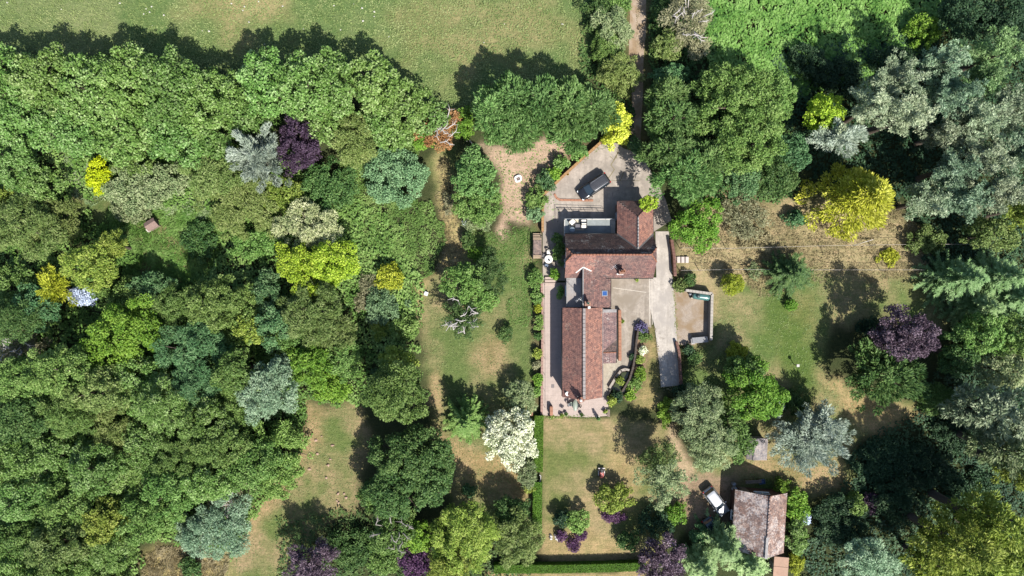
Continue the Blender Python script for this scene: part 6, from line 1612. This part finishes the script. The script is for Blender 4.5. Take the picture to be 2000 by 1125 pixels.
 (C,'sprig',1965,1060,56,52,17,'ylgreen','bright yellow green spiky conifer near the bottom right corner'),
 (C,'sprig',1890,1100,58,40,15,'ylgreen','yellow green spiky conifer on the bottom edge'),
 (C,'sprig',1810,1095,46,36,10,'ylgreen','smaller yellow green spiky conifer at the left of the spiky group'),
 (B,'leafy',1985,1115,40,30,8,'teal','blue green tree in the bottom right corner'),
 (S2,'leafy',1890,950,60,34,1.6,'deep','dark shrub above the spiky conifers'),
 (S2,'leafy',1860,850,40,34,1.6,'deep','dark shrub at the edge of the wide eastern shade'),
]
OPTS = {'pale blue spruce beside': {}, }
for row in PLANTS:
    nm, kd, px, py, rx, ry, H, colr, lab = row
    kw = {}
    if kd in ('plume',) and H >= 7 and nm == C: kw['shape'] = 'dome'; kw['dens'] = 1.1
    if kd == 'pine': kw['ragged'] = 2.4; kw['z0f'] = .35; kw['dens'] = .9
    if 'climber sprawling' in lab: kw['z0f'] = .62
    if 'large golden yellow' in lab: kw['shape'] = 'cone'; kw['zf'] = .12; kw['z0f'] = .02; kw['ragged'] = .5
    if kd == 'starlong': kw['zf'] = .38
    if kd == 'star' or lab.startswith('dark star'): kw['zf'] = .3
    if nm == D_: kw['dens'] = .8; kw['bark'] = BARK_PALE
    if 'half bare' in lab: kw['dens'] = .65; kw['bark'] = BARK_GREY
    if 'grassy shrub' in lab: kw['dens'] = .5
    if nm == B and px < 600 and py > 380 and 'shadow' not in lab and 'hole' not in lab and 'hollow' not in lab:
        H = H*random.Random(px*31 + py).uniform(.62, 1.28); kw['z0f'] = .30; kw['ragged'] = 1.8; rx = rx*1.05; ry = ry*1.05
        if kd == 'leafy': kd = random.Random(px*17 + py*3).choice(['leafy', 'bushy', 'fine', 'leafy', 'bushy'])
    if kd in ('pine', 'needle'): kw['shape'] = 'branchy'
    if 'bare white' in lab: kw['dens'] = .7; kw['shape'] = 'branchy'
    if 'birch like tree casting' in lab: kw['shape'] = 'branchy'
    if 'birch' in lab: kw['dens'] = .75
    if 'withered' in lab or 'rose like' in lab or 'sparse' in lab or 'dry twiggy' in lab: kw['dens'] = .5
    if kd == 'sprig': kw['ragged'] = 2.0; kw['z0f'] = .25
    if kd == 'needle': kw['ragged'] = 1.5; kw['dens'] = 1.5
    if 'tiny' == kd: kw['ragged'] = .35
    if 'mound' in lab or 'golden yellow conifer' in lab: kw['ragged'] = .4
    root = plant(nm, kd, px, py, rx, ry, H, colr, lab, **kw)
    if 'bare white branches' in lab or 'grey dead twigs' in lab or nm == D_ or 'half bare' in lab or ('twiggy' in lab and 'leaning' not in lab):
        rng = np.random.default_rng(int(px) + 3); m = MB(); s_ = (1 - .9*H/CAMH)/PPM
        for k in range(13 if nm != D_ else 16):
            a = rng.random()*6.28; L0 = math.sqrt(rng.random())*.75
            p = Vector((math.cos(a)*L0*rx*s_, math.sin(a)*L0*ry*s_, H*(1.06 - .2*L0))); a2 = rng.random()*6.28; L1 = rng.uniform(.5, 1.1)
            q = p + Vector((math.cos(a2), math.sin(a2), .12))*L1; t = q + Vector((math.cos(a2+.6), math.sin(a2+.6), .05))*L1*.7
            m.tube([(p.x*.6, p.y*.6, p.z - 1.0), p, q, t], [.08, .075, .06, .03], 5)
            for sg in (-1, 1):
                r_ = p.lerp(q, rng.uniform(.3, .9)); a3 = a2 + sg*rng.uniform(.6, 1.2)
                m.tube([r_, r_ + Vector((math.cos(a3), math.sin(a3), .1))*L1*rng.uniform(.4, .8)], [.04, .018], 4)
        m.build('branch', BARK_PALE if 'grey' not in lab else BARK_GREY, root)

# ================================================================== CAMERA, LIGHT, VIEW
cam = bpy.data.cameras.new('camera'); co = bpy.data.objects.new('camera', cam); COL.objects.link(co)
co.location = (0, 0, CAMH); cam.sensor_width = 36; cam.lens = 36*CAMH/(2000/PPM); cam.clip_start = 1; cam.clip_end = 3000
S.camera = co
az = math.radians(148.8); el = math.radians(50)
sd = Vector((math.sin(az)*math.cos(el), math.cos(az)*math.cos(el), math.sin(el)))
sun = bpy.data.lights.new('sun', 'SUN'); sun.energy = 4.6; sun.angle = R(.5); sun.color = (1, .965, .90)
so = bpy.data.objects.new('sun', sun); COL.objects.link(so); so.rotation_euler = (-sd).to_track_quat('-Z', 'Y').to_euler(); so.location = (40, -60, 90)
w = bpy.data.worlds.new('World'); S.world = w; w.use_nodes = True
nt = w.node_tree; bg = nt.nodes['Background']; sky = nt.nodes.new('ShaderNodeTexSky'); sky.sky_type = 'NISHITA'
sky.sun_disc = False; sky.sun_elevation = el; sky.sun_rotation = az
nt.links.new(sky.outputs[0], bg.inputs['Color']); bg.inputs['Strength'].default_value = .092
S.view_settings.view_transform = 'Standard'; S.view_settings.look = 'None'; S.view_settings.exposure = 1.16; S.view_settings.gamma = 1
S.cycles.max_bounces = 6; S.cycles.transparent_max_bounces = 4
